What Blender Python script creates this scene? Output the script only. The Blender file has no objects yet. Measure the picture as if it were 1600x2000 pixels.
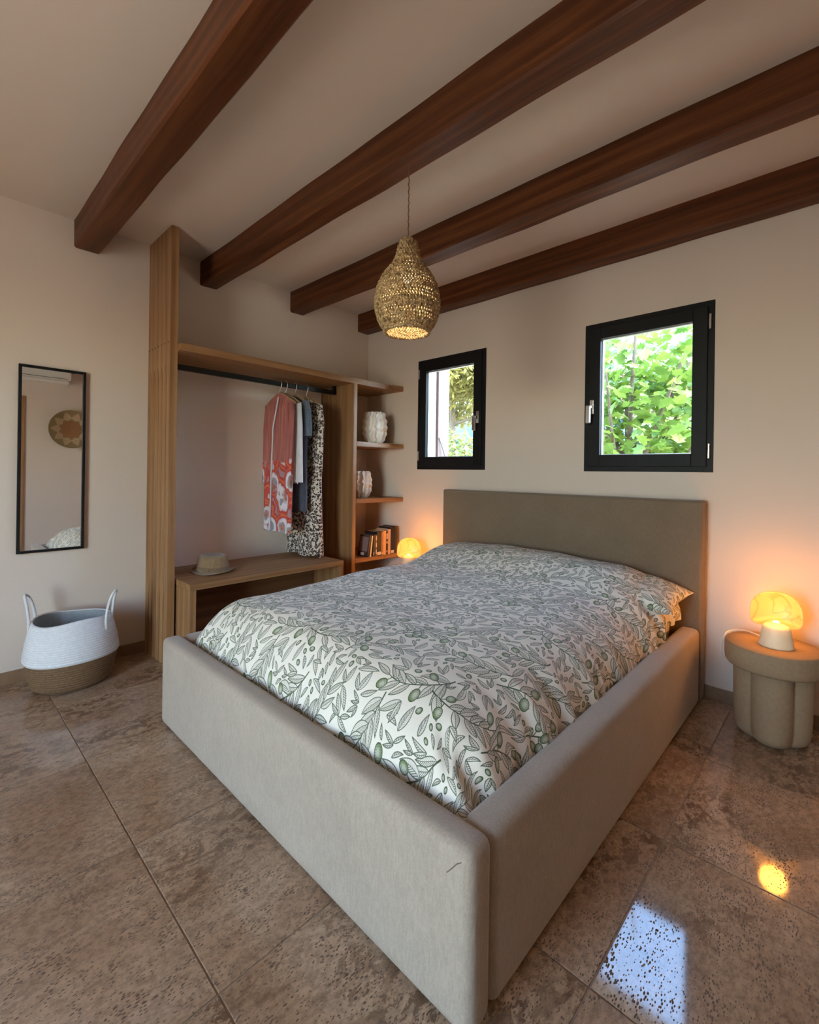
import bpy, bmesh, math, random
import numpy as np
from mathutils import Vector, Matrix
random.seed(7)
rng = np.random.default_rng(11)
PI = math.pi
SC = bpy.context.scene
COL = SC.collection

# ------------------------------------------------------------------ camera
FPX, CX, CY = 906.0, 804.7, 922.5
yaw, rl = math.radians(43.293), math.radians(0.793)
fw = Vector((-math.sin(yaw), math.cos(yaw), 0))
r0 = Vector((math.cos(yaw), math.sin(yaw), 0)); u0 = Vector((0, 0, 1))
ri = r0*math.cos(rl)+u0*math.sin(rl); up = u0*math.cos(rl)-r0*math.sin(rl)
cd = bpy.data.cameras.new('camera'); cam = bpy.data.objects.new('camera', cd); COL.objects.link(cam)
cd.sensor_fit = 'HORIZONTAL'; cd.sensor_width = 36.0; cd.lens = FPX/1600*36
cd.shift_x = (800-CX)/1600; cd.shift_y = -(1000-CY)/1600
cd.clip_start = 0.02; cd.clip_end = 300
M = Matrix(((ri.x, up.x, -fw.x, 0), (ri.y, up.y, -fw.y, 0), (ri.z, up.z, -fw.z, 1.19), (0, 0, 0, 1)))
cam.matrix_world = M
SC.camera = cam

# ------------------------------------------------------------------ sky, sun, exposure
W = bpy.data.worlds.new('sky'); SC.world = W; W.use_nodes = True
nt = W.node_tree; nt.nodes.clear()
sky = nt.nodes.new('ShaderNodeTexSky'); sky.sky_type = 'NISHITA'; sky.sun_disc = False
sky.sun_elevation = math.radians(42); sky.sun_rotation = math.radians(80); sky.air_density = 1.0; sky.dust_density = 0.6; sky.ozone_density = 1.6
bg = nt.nodes.new('ShaderNodeBackground'); bg.inputs[1].default_value = 5.2
wo = nt.nodes.new('ShaderNodeOutputWorld')
nt.links.new(sky.outputs[0], bg.inputs[0]); nt.links.new(bg.outputs[0], wo.inputs[0])
sd = bpy.data.lights.new('sun', 'SUN'); sd.energy = 10.5; sd.angle = math.radians(0.6); sd.color = (1.0, 0.93, 0.80)
so = bpy.data.objects.new('sun', sd); COL.objects.link(so)
so.rotation_euler = Vector((0.6, -0.55, 1.3)).to_track_quat('Z', 'Y').to_euler()
so.location = (8, 1, 8)

def area(name, loc, direction, sx, sy, power, color, portal=False):
    d = bpy.data.lights.new(name, 'AREA'); d.shape = 'RECTANGLE'; d.size = sx; d.size_y = sy; d.energy = power; d.color = color
    if portal: d.cycles.is_portal = True
    o = bpy.data.objects.new(name, d); COL.objects.link(o); o.location = loc
    o.rotation_euler = Vector(direction).to_track_quat('-Z', 'Y').to_euler()
    o.visible_glossy = True
    return o
XL, YW, H = -3.343, 2.919, 2.651       # left wall, window wall, ceiling
XR, YB = 1.2, -1.9                      # right wall, rear wall
area('rear_door_fill', (-0.95, YB-0.28, 1.10), (-0.10, 1, 0.40), 1.15, 2.0, 30, (1.0, 0.86, 0.70))  # added warm fill lamp outside the rear door, tilted up
SC.view_settings.view_transform = 'Standard'; SC.view_settings.look = 'None'
SC.view_settings.exposure = -0.20; SC.view_settings.gamma = 1.0; SC.view_settings.use_curve_mapping = False
cy = SC.cycles
cy.max_bounces = 9; cy.diffuse_bounces = 5; cy.glossy_bounces = 4; cy.transmission_bounces = 5; cy.transparent_max_bounces = 10
cy.use_denoising = True; cy.sample_clamp_indirect = 6.0; cy.caustics_reflective = False; cy.caustics_refractive = False

# ------------------------------------------------------------------ material helpers
MATS = {}
class NB:
    def __init__(s, name):
        s.m = bpy.data.materials.new(name); s.m.use_nodes = True; s.t = s.m.node_tree; s.t.nodes.clear()
        s.out = s.n('ShaderNodeOutputMaterial'); s.b = s.n('ShaderNodeBsdfPrincipled'); s.l(s.b.outputs[0], s.out.inputs[0])
        MATS[name] = s.m
    def n(s, t, **k):
        x = s.t.nodes.new(t)
        for a, v in k.items(): setattr(x, a, v)
        return x
    def l(s, a, b): s.t.links.new(a, b)
    def coords(s, scale=(1, 1, 1), rnd=False, kind='Object', rot=(0, 0, 0)):
        tc = s.n('ShaderNodeTexCoord'); mp = s.n('ShaderNodeMapping'); mp.inputs['Scale'].default_value = scale; mp.inputs['Rotation'].default_value = rot
        src = tc.outputs[kind]
        if rnd:
            oi = s.n('ShaderNodeObjectInfo'); mu = s.n('ShaderNodeMath', operation='MULTIPLY'); mu.inputs[1].default_value = 37.0
            s.l(oi.outputs['Random'], mu.inputs[0]); ad = s.n('ShaderNodeVectorMath', operation='ADD')
            s.l(src, ad.inputs[0]); s.l(mu.outputs[0], ad.inputs[1]); src = ad.outputs[0]
        s.l(src, mp.inputs[0]); return mp.outputs[0]
    def noise(s, co, scale, detail=4, rough=0.55, dist=0.0):
        x = s.n('ShaderNodeTexNoise'); x.inputs['Scale'].default_value = scale; x.inputs['Detail'].default_value = detail
        x.inputs['Roughness'].default_value = rough; x.inputs['Distortion'].default_value = dist
        s.l(co, x.inputs['Vector']); return x.outputs[0]
    def ramp(s, fac, stops, interp='LINEAR'):
        x = s.n('ShaderNodeValToRGB'); x.color_ramp.interpolation = interp; e = x.color_ramp.elements
        while len(e) < len(stops): e.new(0.5)
        for i, (p, c) in enumerate(stops):
            e[i].position = p; e[i].color = tuple(c)+(1,) if not isinstance(c, (int, float)) else (c, c, c, 1)
        s.l(fac, x.inputs[0]); return x.outputs[0]
    def mix(s, a, b, fac, mode='MIX'):
        x = s.n('ShaderNodeMix', data_type='RGBA', blend_type=mode)
        for v, i in ((fac, 0), (a, 6), (b, 7)):
            if isinstance(v, (int, float)): x.inputs[i].default_value = v
            elif isinstance(v, tuple): x.inputs[i].default_value = v+(1,)
            else: s.l(v, x.inputs[i])
        return x.outputs[2]
    def bump(s, hgt, strength=0.3, dist=0.01):
        x = s.n('ShaderNodeBump'); x.inputs['Strength'].default_value = strength; x.inputs['Distance'].default_value = dist
        s.l(hgt, x.inputs['Height']); s.l(x.outputs[0], s.b.inputs['Normal'])
    def set(s, color=None, rough=None, metal=None, spec=None, ior=None, emit=None, es=None, alpha=None, sheen=None, sss=None):
        b = s.b
        for v, k in ((color, 'Base Color'), (rough, 'Roughness'), (metal, 'Metallic'), (spec, 'Specular IOR Level'), (ior, 'IOR'), (emit, 'Emission Color'), (es, 'Emission Strength'), (sheen, 'Sheen Weight'), (sss, 'Subsurface Weight')):
            if v is None: continue
            if isinstance(v, (int, float)): b.inputs[k].default_value = v
            elif isinstance(v, tuple): b.inputs[k].default_value = v+(1,)
            else: s.l(v, b.inputs[k])
        return s.m
def simple(name, color, rough=0.5, metal=0.0, var=0.08, nscale=30, bump=0.0, **k):
    s = NB(name); co = s.coords(); nz = s.noise(co, nscale, 3)
    dk = tuple(c*(1-var) for c in color); lt = tuple(min(1, c*(1+var)) for c in color)
    s.set(color=s.ramp(nz, [(0.3, dk), (0.7, lt)]), rough=rough, metal=metal, **k)
    if bump: s.bump(nz, bump, 0.004)
    return s.m

def wood(name, dark, mid, light, axis=2, rough=0.45, scale=1.0, bump=0.15, spec=0.4):
    s = NB(name); sc = [9*scale]*3; sc[axis] = 0.55*scale
    co = s.coords(tuple(sc), rnd=True)
    a = s.noise(co, 1.6, 6, 0.6, 1.2)
    sc2 = [60*scale]*3; sc2[axis] = 1.6*scale
    co2 = s.coords(tuple(sc2), rnd=True); b = s.noise(co2, 1.3, 4, 0.6)
    sc3 = [5*scale]*3; sc3[axis] = 0.35*scale
    co3 = s.coords(tuple(sc3), rnd=True)
    wv = s.n('ShaderNodeTexWave', wave_type='RINGS', rings_direction='Z' if axis == 2 else ('X' if axis == 0 else 'Y'))
    wv.inputs['Scale'].default_value = 1.3; wv.inputs['Distortion'].default_value = 9; wv.inputs['Detail'].default_value = 3; wv.inputs['Detail Scale'].default_value = 0.8
    s.l(co3, wv.inputs[0])
    c1 = s.ramp(a, [(0.25, dark), (0.5, mid), (0.78, light)])
    c2 = s.mix(c1, s.ramp(b, [(0.3, tuple(x*0.62 for x in dark)), (0.65, light)]), 0.3)
    c3 = s.mix(c2, s.ramp(wv.outputs[0], [(0.0, tuple(x*0.55 for x in mid)), (0.5, mid), (1, light)]), 0.3)
    s.set(color=c3, rough=rough, spec=spec); s.bump(b, bump, 0.003)
    return s.m

simple('plaster', (0.70, 0.635, 0.575), 0.75, var=0.015, nscale=6)
def plaster(name, c):
    s = NB(name); co = s.coords(); a = s.noise(co, 1.3, 4); b = s.noise(co, 90, 3)
    s.set(color=s.ramp(a, [(0.3, tuple(x*0.975 for x in c)), (0.7, c)]), rough=0.62, spec=0.35); s.bump(b, 0.05, 0.002); return s.m
plaster('wall_plaster', (0.72, 0.605, 0.52)); plaster('ceiling_plaster', (0.74, 0.63, 0.54))
wood('beam_wood', (0.030, 0.007, 0.002), (0.080, 0.021, 0.006), (0.19, 0.062, 0.020), axis=0, rough=0.45, scale=0.9, bump=0.4, spec=0.22)
OAKC = ((0.16, 0.066, 0.022), (0.30, 0.145, 0.058), (0.43, 0.245, 0.115))
wood('oak_vertical', *OAKC, axis=2, rough=0.5)
wood('oak_horizontal', *OAKC, axis=1, rough=0.45)
wood('oak_shelf', *OAKC, axis=1, rough=0.38)
wood('bench_dark', (0.10, 0.045, 0.02), (0.16, 0.08, 0.04), (0.24, 0.12, 0.06), axis=1)
wood('door_wood', (0.20, 0.09, 0.035), (0.33, 0.16, 0.07), (0.42, 0.22, 0.10), axis=2)
wood('hanger_wood', (0.30, 0.17, 0.08), (0.42, 0.26, 0.13), (0.55, 0.36, 0.2), axis=0, scale=3)
wood('bark', (0.06, 0.04, 0.03), (0.14, 0.10, 0.07), (0.22, 0.17, 0.13), axis=2, rough=0.9)
simple('black_frame', (0.006, 0.006, 0.007), 0.55, var=0.3, nscale=80, spec=0.25)
simple('black_metal', (0.008, 0.008, 0.009), 0.5, var=0.2, spec=0.3)
simple('steel', (0.62, 0.60, 0.58), 0.3, 1.0, var=0.05)
simple('spacer_metal', (0.75, 0.77, 0.80), 0.35, 0.6, var=0.03)
simple('white_plastic', (0.80, 0.78, 0.74), 0.35, var=0.02)
simple('cord_white', (0.75, 0.70, 0.62), 0.5, var=0.03)
simple('twisted_cord', (0.16, 0.075, 0.035), 0.8, var=0.4, nscale=120)
simple('grout', (0.30, 0.215, 0.155), 0.85, var=0.15, nscale=25)
simple('baseboard_stone', (0.24, 0.145, 0.085), 0.4, var=0.22, nscale=14)
simple('mattress_fabric', (0.78, 0.72, 0.62), 0.85, var=0.02)
simple('soil', (0.42, 0.34, 0.22), 0.95, var=0.3, nscale=3)
simple('terrace_stone', (0.66, 0.50, 0.35), 0.8, var=0.12, nscale=4)
simple('basket_white', (0.72, 0.72, 0.73), 0.8, var=0.06, nscale=60)
simple('basket_inside', (0.36, 0.37, 0.37), 0.9, var=0.08, nscale=50)
simple('basket_brown', (0.17, 0.095, 0.045), 0.8, var=0.25, nscale=90)
simple('ceramic', (0.90, 0.87, 0.82), 0.28, var=0.03, nscale=20)
simple('table_plaster', (0.31, 0.205, 0.12), 0.8, var=0.08, nscale=60, bump=0.25)  # darkened base colour stands in for shade on the nightstands
simple('lamp_base', (0.80, 0.70, 0.50), 0.5, var=0.03, nscale=30)
simple('interior_dark', (0.03, 0.03, 0.03), 0.8)

# polished travertine, another cut of the stone for every tile
s = NB('travertine'); co = s.coords((1, 0.62, 1), rnd=True)
a = s.noise(co, 2.2, 8, 0.68, 0.15); b = s.noise(co, 27.0, 8, 0.75, 0.3); fine = s.noise(co, 70, 5, 0.75)
base = s.ramp(a, [(0.32, (0.38, 0.225, 0.135)), (0.5, (0.48, 0.315, 0.20)), (0.68, (0.58, 0.415, 0.285))])
pat = s.ramp(b, [(0.49, 0.0), (0.53, 1.0)])
pm = s.noise(s.coords((1, 0.5, 1), rnd=True), 2.4, 5, 0.6, 0.2); pmr = s.ramp(pm, [(0.43, 0.0), (0.60, 0.95)])
mm = s.n('ShaderNodeMath', operation='MULTIPLY'); s.l(pat, mm.inputs[0]); s.l(pmr, mm.inputs[1])
c = s.mix(base, (0.20, 0.115, 0.065), mm.outputs[0])
c = s.mix(c, s.ramp(fine, [(0.38, 0.55), (0.58, 1.0)]), 0.8, 'MULTIPLY')
cop = s.coords((1.3, 0.6, 1), rnd=True)
vo = s.n('ShaderNodeTexVoronoi'); vo.inputs['Scale'].default_value = 135; s.l(cop, vo.inputs['Vector'])
pz = s.noise(cop, 16, 4, 0.65)
sb = s.n('ShaderNodeMath', operation='MULTIPLY_ADD'); s.l(pz, sb.inputs[0]); sb.inputs[1].default_value = -1.15; sb.inputs[2].default_value = 0.71
ad = s.n('ShaderNodeMath', operation='ADD'); s.l(vo.outputs['Distance'], ad.inputs[0]); s.l(sb.outputs[0], ad.inputs[1])
pit = s.ramp(ad.outputs[0], [(0.34, 1.0), (0.42, 0.0)])
c = s.mix(c, (0.13, 0.075, 0.04), pit)
rg = s.ramp(pit, [(0, 0.07), (1, 0.75)]); 
s.set(color=c, rough=rg, ior=1.62, spec=0.55)
ipit = s.n('ShaderNodeInvert'); s.l(pit, ipit.inputs['Color']); s.bump(ipit.outputs[0], 0.35, 0.002)

def fabric(name, c1, c2, rough=0.95, sc=260, sheen=0.3):
    s = NB(name); co = s.coords(); a = s.noise(co, sc, 2, 0.8); b = s.noise(co, 7, 4); co2 = s.coords((1, 1, 0.22)); d = s.noise(co2, sc*0.7, 2, 0.7)
    c = s.ramp(a, [(0.3, c1), (0.7, c2)]); c = s.mix(c, s.ramp(d, [(0.3, c1), (0.7, c2)]), 0.5)
    c = s.mix(c, s.ramp(b, [(0.3, 0.9), (0.7, 1.0)]), 1.0, 'MULTIPLY')
    s.set(color=c, rough=rough, sheen=sheen, spec=0.2); s.bump(a, 0.25, 0.002); return s.m
fabric('bed_fabric', (0.35, 0.285, 0.225), (0.49, 0.41, 0.335))
fabric('headboard_fabric', (0.17, 0.125, 0.085), (0.23, 0.172, 0.12))
fabric('denim_cloth', (0.085, 0.115, 0.16), (0.17, 0.22, 0.29), sc=120)
fabric('navy_cloth', (0.05, 0.06, 0.085), (0.085, 0.10, 0.135), sc=120)
fabric('white_cloth', (0.66, 0.68, 0.74), (0.80, 0.81, 0.85), sc=120)
fabric('straw', (0.19, 0.12, 0.06), (0.34, 0.225, 0.125), sc=150)
fabric('straw_band', (0.15, 0.09, 0.05), (0.24, 0.16, 0.10), sc=150)

# leopard print
s = NB('leopard_cloth'); co = s.coords((1.0, 1.0, 1.0)); 
nz = s.n('ShaderNodeTexNoise'); nz.inputs['Scale'].default_value = 40; s.l(co, nz.inputs['Vector'])
mx = s.n('ShaderNodeVectorMath', operation='MULTIPLY_ADD'); s.l(nz.outputs['Color'], mx.inputs[0]); mx.inputs[1].default_value = (0.035,)*3; s.l(co, mx.inputs[2])
vo = s.n('ShaderNodeTexVoronoi', feature='F1'); vo.inputs['Scale'].default_value = 55; s.l(mx.outputs[0], vo.inputs['Vector'])
ring = s.ramp(vo.outputs['Distance'], [(0.0, (0.42, 0.30, 0.20)), (0.20, (0.42, 0.30, 0.20)), (0.27, (0.015, 0.012, 0.012)), (0.50, (0.02, 0.015, 0.015)), (0.56, (0.70, 0.62, 0.54)), (1, (0.72, 0.64, 0.56))])
s.set(color=ring, rough=0.9)
# coral robe with paisley swirls on its lower half
s = NB('coral_cloth'); co = s.coords(); sx = s.n('ShaderNodeSeparateXYZ'); s.l(co, sx.inputs[0])
nz = s.n('ShaderNodeTexNoise'); nz.inputs['Scale'].default_value = 9; s.l(co, nz.inputs['Vector'])
mx = s.n('ShaderNodeVectorMath', operation='MULTIPLY_ADD'); s.l(nz.outputs['Color'], mx.inputs[0]); mx.inputs[1].default_value = (0.06,)*3; s.l(co, mx.inputs[2])
mp = s.n('ShaderNodeMapping'); mp.inputs['Scale'].default_value = (1, 1, 0.7); s.l(mx.outputs[0], mp.inputs[0])
vo = s.n('ShaderNodeTexVoronoi', feature='F1'); vo.inputs['Scale'].default_value = 8.5; s.l(mp.outputs[0], vo.inputs['Vector'])
sw = s.ramp(vo.outputs['Distance'], [(0.0, (0.10, 0.12, 0.16)), (0.10, (0.60, 0.16, 0.06)), (0.16, (0.30, 0.32, 0.38)), (0.27, (0.78, 0.72, 0.78)), (0.40, (0.62, 0.56, 0.66)), (0.46, (0.55, 0.07, 0.05)), (0.56, (0.66, 0.17, 0.08)), (0.62, (0.50, 0.06, 0.05)), (0.72, (0.42, 0.26, 0.30))], 'CONSTANT')
mk = s.n('ShaderNodeMapRange'); mk.inputs['From Min'].default_value = -0.52; mk.inputs['From Max'].default_value = -0.40; s.l(sx.outputs[2], mk.inputs[0])
nb = s.noise(co, 12, 3); a2 = s.n('ShaderNodeMath', operation='ADD'); s.l(mk.outputs[0], a2.inputs[0]); s.l(nb, a2.inputs[1])
st = s.ramp(a2.outputs[0], [(0.55, 0.0), (0.7, 1.0)])
wv = s.noise(s.coords((60, 60, 4)), 1, 3)
s.set(color=s.mix(sw, s.ramp(wv, [(0.3, (0.30, 0.085, 0.075)), (0.7, (0.50, 0.185, 0.165))]), st), rough=0.85)

# glass, mirror
s = NB('window_glass'); tr = s.n('ShaderNodeBsdfTransparent'); gl = s.n('ShaderNodeBsdfGlossy'); gl.inputs['Roughness'].default_value = 0.02
lw_ = s.n('ShaderNodeLayerWeight'); lw_.inputs[0].default_value = 0.5; pw5 = s.n('ShaderNodeMath', operation='POWER'); s.l(lw_.outputs['Facing'], pw5.inputs[0]); pw5.inputs[1].default_value = 5.0
fr = s.n('ShaderNodeMath', operation='MULTIPLY_ADD'); s.l(pw5.outputs[0], fr.inputs[0]); fr.inputs[1].default_value = 0.9; fr.inputs[2].default_value = 0.035; mxs = s.n('ShaderNodeMixShader')
tr.inputs[0].default_value = (0.93, 0.97, 0.96, 1)
s.l(fr.outputs[0], mxs.inputs[0]); s.l(tr.outputs[0], mxs.inputs[1]); s.l(gl.outputs[0], mxs.inputs[2]); s.l(mxs.outputs[0], s.out.inputs[0])
s = NB('mirror_glass'); co = s.coords(); n_ = s.noise(co, 3, 2); s.set(color=s.ramp(n_, [(0, (0.90, 0.91, 0.90)), (1, (0.93, 0.93, 0.92))]), rough=0.01, metal=1.0)

# woven gourd lamp shade fibre
s = NB('seagrass'); co = s.coords(); a = s.noise(co, 75, 4, 0.7)
s.set(color=s.ramp(a, [(0.35, (0.13, 0.07, 0.025)), (0.5, (0.38, 0.25, 0.115)), (0.68, (0.68, 0.53, 0.31))]), rough=0.7); s.bump(a, 0.5, 0.003)

# alabaster dish: the lamp's glow is put into the material as emission
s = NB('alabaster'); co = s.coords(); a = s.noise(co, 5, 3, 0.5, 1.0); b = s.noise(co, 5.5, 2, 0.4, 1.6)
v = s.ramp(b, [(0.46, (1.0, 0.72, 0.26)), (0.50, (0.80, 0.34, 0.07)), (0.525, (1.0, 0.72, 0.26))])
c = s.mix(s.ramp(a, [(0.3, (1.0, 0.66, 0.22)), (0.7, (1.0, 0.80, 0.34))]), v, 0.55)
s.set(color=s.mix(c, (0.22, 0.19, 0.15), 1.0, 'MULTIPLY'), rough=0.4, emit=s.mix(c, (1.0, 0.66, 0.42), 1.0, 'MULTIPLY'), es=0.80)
s = NB('bulb_glow'); co = s.coords(); a = s.noise(co, 5); s.set(color=(1.0, 0.8, 0.5), emit=s.ramp(a, [(0, (1.0, 0.80, 0.50)), (1, (1.0, 0.84, 0.55))]), es=4.0)
s = NB('lamp_bulb_glow'); co = s.coords(); a = s.noise(co, 5); s.set(color=(1.0, 0.6, 0.3), emit=s.ramp(a, [(0, (1.0, 0.55, 0.2)), (1, (1.0, 0.6, 0.25))]), es=6.0)

def leafmat(name, c1, c2, trans):
    s = NB(name); oi = s.n('ShaderNodeObjectInfo'); gi = s.n('ShaderNodeNewGeometry')
    co = s.coords(); nz = s.noise(co, 3.0, 4)
    ad = s.n('ShaderNodeMath', operation='ADD'); s.l(gi.outputs['Random Per Island'], ad.inputs[0]); s.l(oi.outputs['Random'], ad.inputs[1])
    md = s.n('ShaderNodeMath', operation='FRACT'); s.l(ad.outputs[0], md.inputs[0])
    c = s.mix(s.ramp(md.outputs[0], [(0, c1), (1, c2)]), s.ramp(nz, [(0.3, c1), (0.7, c2)]), 0.4)
    s.set(color=c, rough=0.35, spec=0.5)
    tl = s.n('ShaderNodeBsdfTranslucent'); s.l(c, tl.inputs[0]); mx = s.n('ShaderNodeMixShader'); mx.inputs[0].default_value = trans
    s.l(s.b.outputs[0], mx.inputs[1]); s.l(tl.outputs[0], mx.inputs[2]); s.l(mx.outputs[0], s.out.inputs[0])
leafmat('fig_leaf', (0.05, 0.13, 0.02), (0.30, 0.42, 0.07), 0.3)
leafmat('pine_leaf', (0.13, 0.12, 0.03), (0.38, 0.32, 0.10), 0.3)
leafmat('shrub_leaf', (0.20, 0.22, 0.07), (0.46, 0.46, 0.18), 0.3)

# ------------------------------------------------------------------ printed cotton of the duvet: drawn here, stroke by stroke
def duvet_image(N=1280):
    cream = np.array([0.84, 0.785, 0.69]); ink = np.array([0.055, 0.085, 0.045])
    img = np.empty((N, N, 3), np.float32); img[:] = cream
    occ = np.zeros((N, N), bool)
    def box(cx_, cy_, R):
        xs = np.arange(int(cx_-R), int(cx_+R)+1); ys = np.arange(int(cy_-R), int(cy_+R)+1)
        X, Y = np.meshgrid(xs+0.5, ys+0.5); return xs % N, ys % N, X-cx_, Y-cy_
    def put(xi, yi, col, al):
        sub = img[np.ix_(yi, xi)]; img[np.ix_(yi, xi)] = sub*(1-al[..., None])+col*al[..., None]
    sm = lambda d: np.clip(0.5-d/1.2, 0, 1)
    def leaf(x, y, ang, Ln, Wd, bend=0.0, lw=4.2, test=False):
        c, s_ = math.cos(ang), math.sin(ang); R = Ln*0.62+4; mx_, my_ = x+c*Ln/2, y+s_*Ln/2
        xi, yi, X, Y = box(mx_, my_, R)
        u = (X*c+Y*s_)/Ln+0.5; t = -X*s_+Y*c - bend*Ln*(u*(1-u)*4)*0.25
        uu = np.clip(u, 0, 1); w = Wd*np.sin(PI*uu**0.8)**0.85
        d = np.abs(t)-w; d = np.where((u < 0) | (u > 1), 9, d)
        if test:
            m = d < 1
            return (occ[np.ix_(yi, xi)] & m).sum()/max(1, m.sum())
        put(xi, yi, cream*0.985, sm(d))
        h = np.sin((u*Ln-np.abs(t)*1.3)*0.42); hatch = sm(0.05-h*1.3)*sm(d+1)*0.82*np.where(t > 0, 1, 0.45)
        hatch = hatch*(np.abs(t) > 1.0)
        put(xi, yi, ink, hatch)
        put(xi, yi, ink, sm(np.abs(d+lw*0.4)-lw*0.5)*0.92*((u > -0.02) & (u < 1.02)))
        put(xi, yi, ink, sm(np.abs(t)-lw*0.32)*((u > 0.0) & (u < 0.93))*0.9)
        o = occ[np.ix_(yi, xi)]; occ[np.ix_(yi, xi)] = o | (d < 2)
    def olive(x, y, ang, a_, b_):
        xi, yi, X, Y = box(x, y, a_+4); c, s_ = math.cos(ang), math.sin(ang)
        u = (X*c+Y*s_)/a_; v = (-X*s_+Y*c)/b_; r = np.sqrt(u*u+v*v); d = (r-1)*b_
        sh = np.clip(0.30+0.75*np.hypot(u+0.15, v-0.28)**1.6, 0, 1)
        green = np.array([0.19, 0.26, 0.11])
        col = cream*(1-sh[..., None])*0.85+green*sh[..., None]
        sub = img[np.ix_(yi, xi)]; al = sm(d)[..., None]; img[np.ix_(yi, xi)] = sub*(1-al)+col*al
        st = sm(0.5-np.sin(u*a_*0.55+v*v*3)*1.4)*sm(d+1)*0.5*(r > 0.45); put(xi, yi, ink, st)
        put(xi, yi, ink, sm(np.abs(d+2.4)-2.4)*0.95)
        o = occ[np.ix_(yi, xi)]; occ[np.ix_(yi, xi)] = o | (d < 3)
    def stroke(pts, w0, w1):
        n = len(pts)
        for i, (x, y) in enumerate(pts):
            w = w0+(w1-w0)*i/n; xi, yi, X, Y = box(x, y, w+2); d = np.hypot(X, Y)-w
            put(xi, yi, ink, sm(d)*0.8)
            o = occ[np.ix_(yi, xi)]; occ[np.ix_(yi, xi)] = o | (d < 1)
    K = N/1024
    sprigs = []
    G = 3
    for i in range(G):
        for j in range(G):
            sprigs.append(((i+0.5+(j % 2)*0.5+random.uniform(-.12, .12))*N/G, (j+0.5+random.uniform(-.12, .12))*N/G, random.uniform(0, 2*PI), random.choice([-1, 1])))
    for x, y, a0, sg in sprigs:
        Ln = random.uniform(380, 470)*K; cur = sg*random.uniform(0.0022, 0.0042)/K; n = int(Ln/2.5)
        px_, py_, an = x-math.cos(a0)*Ln/2, y-math.sin(a0)*Ln/2, a0-cur*Ln/2; pts = []
        for k in range(n):
            pts.append((px_, py_)); px_ += 2.5*math.cos(an); py_ += 2.5*math.sin(an); an += cur*2.5
        stroke(pts, 4.2*K, 2.4*K)
        an = a0-cur*Ln/2; k = 0; side = 1
        step = int(31*K/2.5)
        while k < n-3:
            ang = an+cur*2.5*k; xx, yy = pts[k]
            f_ = k/n
            if k > step*0.8:
                L_ = random.uniform(118, 165)*K*(1-0.25*f_); sp = random.uniform(0.45, 0.8)
                if random.random() < 0.27:
                    q = ang+side*random.uniform(0.9, 1.3); st_ = [(xx+math.cos(q)*e, yy+math.sin(q)*e) for e in np.arange(0, 34*K, 2)]
                    stroke(st_, 2.6*K, 2.2*K); r_ = random.uniform(27, 37)*K
                    olive(xx+math.cos(q)*(34*K+r_*0.8), yy+math.sin(q)*(34*K+r_*0.8), q+random.uniform(-.3, .3), r_, r_*random.uniform(0.66, 0.8))
                else:
                    leaf(xx, yy, ang+side*sp, L_, L_*random.uniform(0.14, 0.19), bend=side*random.uniform(-.1, .35), lw=4.2*K)
            side = -side; k += step
        leaf(pts[-1][0], pts[-1][1], an+cur*Ln, 125*K, 20*K, lw=4.2*K)
    # loose leaves and small olives in what is left free
    for _ in range(1600):
        x, y, an = random.uniform(0, N), random.uniform(0, N), random.uniform(0, 2*PI); L_ = random.uniform(62, 135)*K
        if leaf(x, y, an, L_, L_*0.2, test=True) < 0.035:
            leaf(x, y, an, L_, L_*random.uniform(0.13, 0.17), bend=random.uniform(-.4, .4), lw=3.8*K)
            if random.random() < 0.5: leaf(x, y, an+random.uniform(0.5, 0.8), L_*0.8, L_*0.12, bend=0.2, lw=3.8*K)
    for _ in range(1500):
        x, y = random.uniform(0, N), random.uniform(0, N); r_ = random.uniform(15, 22)*K
        xi, yi, X, Y = box(x, y, r_+6)
        if not (occ[np.ix_(yi, xi)] & (np.hypot(X, Y) < r_+5)).any():
            olive(x, y, random.uniform(0, PI), r_, r_*0.72)
    return np.clip(img, 0, 1)
arr = duvet_image()
bim = bpy.data.images.new('olive_branch_print', arr.shape[1], arr.shape[0], alpha=False, float_buffer=False)
enc = np.where(arr <= 0.0031308, arr*12.92, 1.055*np.power(arr, 1/2.4)-0.055)
px = np.ones(arr.shape[:2]+(4,), np.float32); px[..., :3] = enc
bim.pixels.foreach_set(px.ravel()); bim.update(); bim.pack()
def print_mat(name, rep):
    s = NB(name); tc = s.n('ShaderNodeTexCoord'); mp = s.n('ShaderNodeMapping'); mp.inputs['Scale'].default_value = (1/rep, 1/rep, 1)
    s.l(tc.outputs['UV'], mp.inputs[0]); im = s.n('ShaderNodeTexImage'); im.image = bim; im.interpolation = 'Cubic'; s.l(mp.outputs[0], im.inputs[0])
    co = s.coords(); a = s.noise(co, 400, 2); w = s.noise(co, 9, 3)
    s.set(color=im.outputs[0], rough=0.72, spec=0.3, sheen=0.15); s.bump(w, 0.12, 0.01)
print_mat('olive_print_cotton', 0.60)

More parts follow.
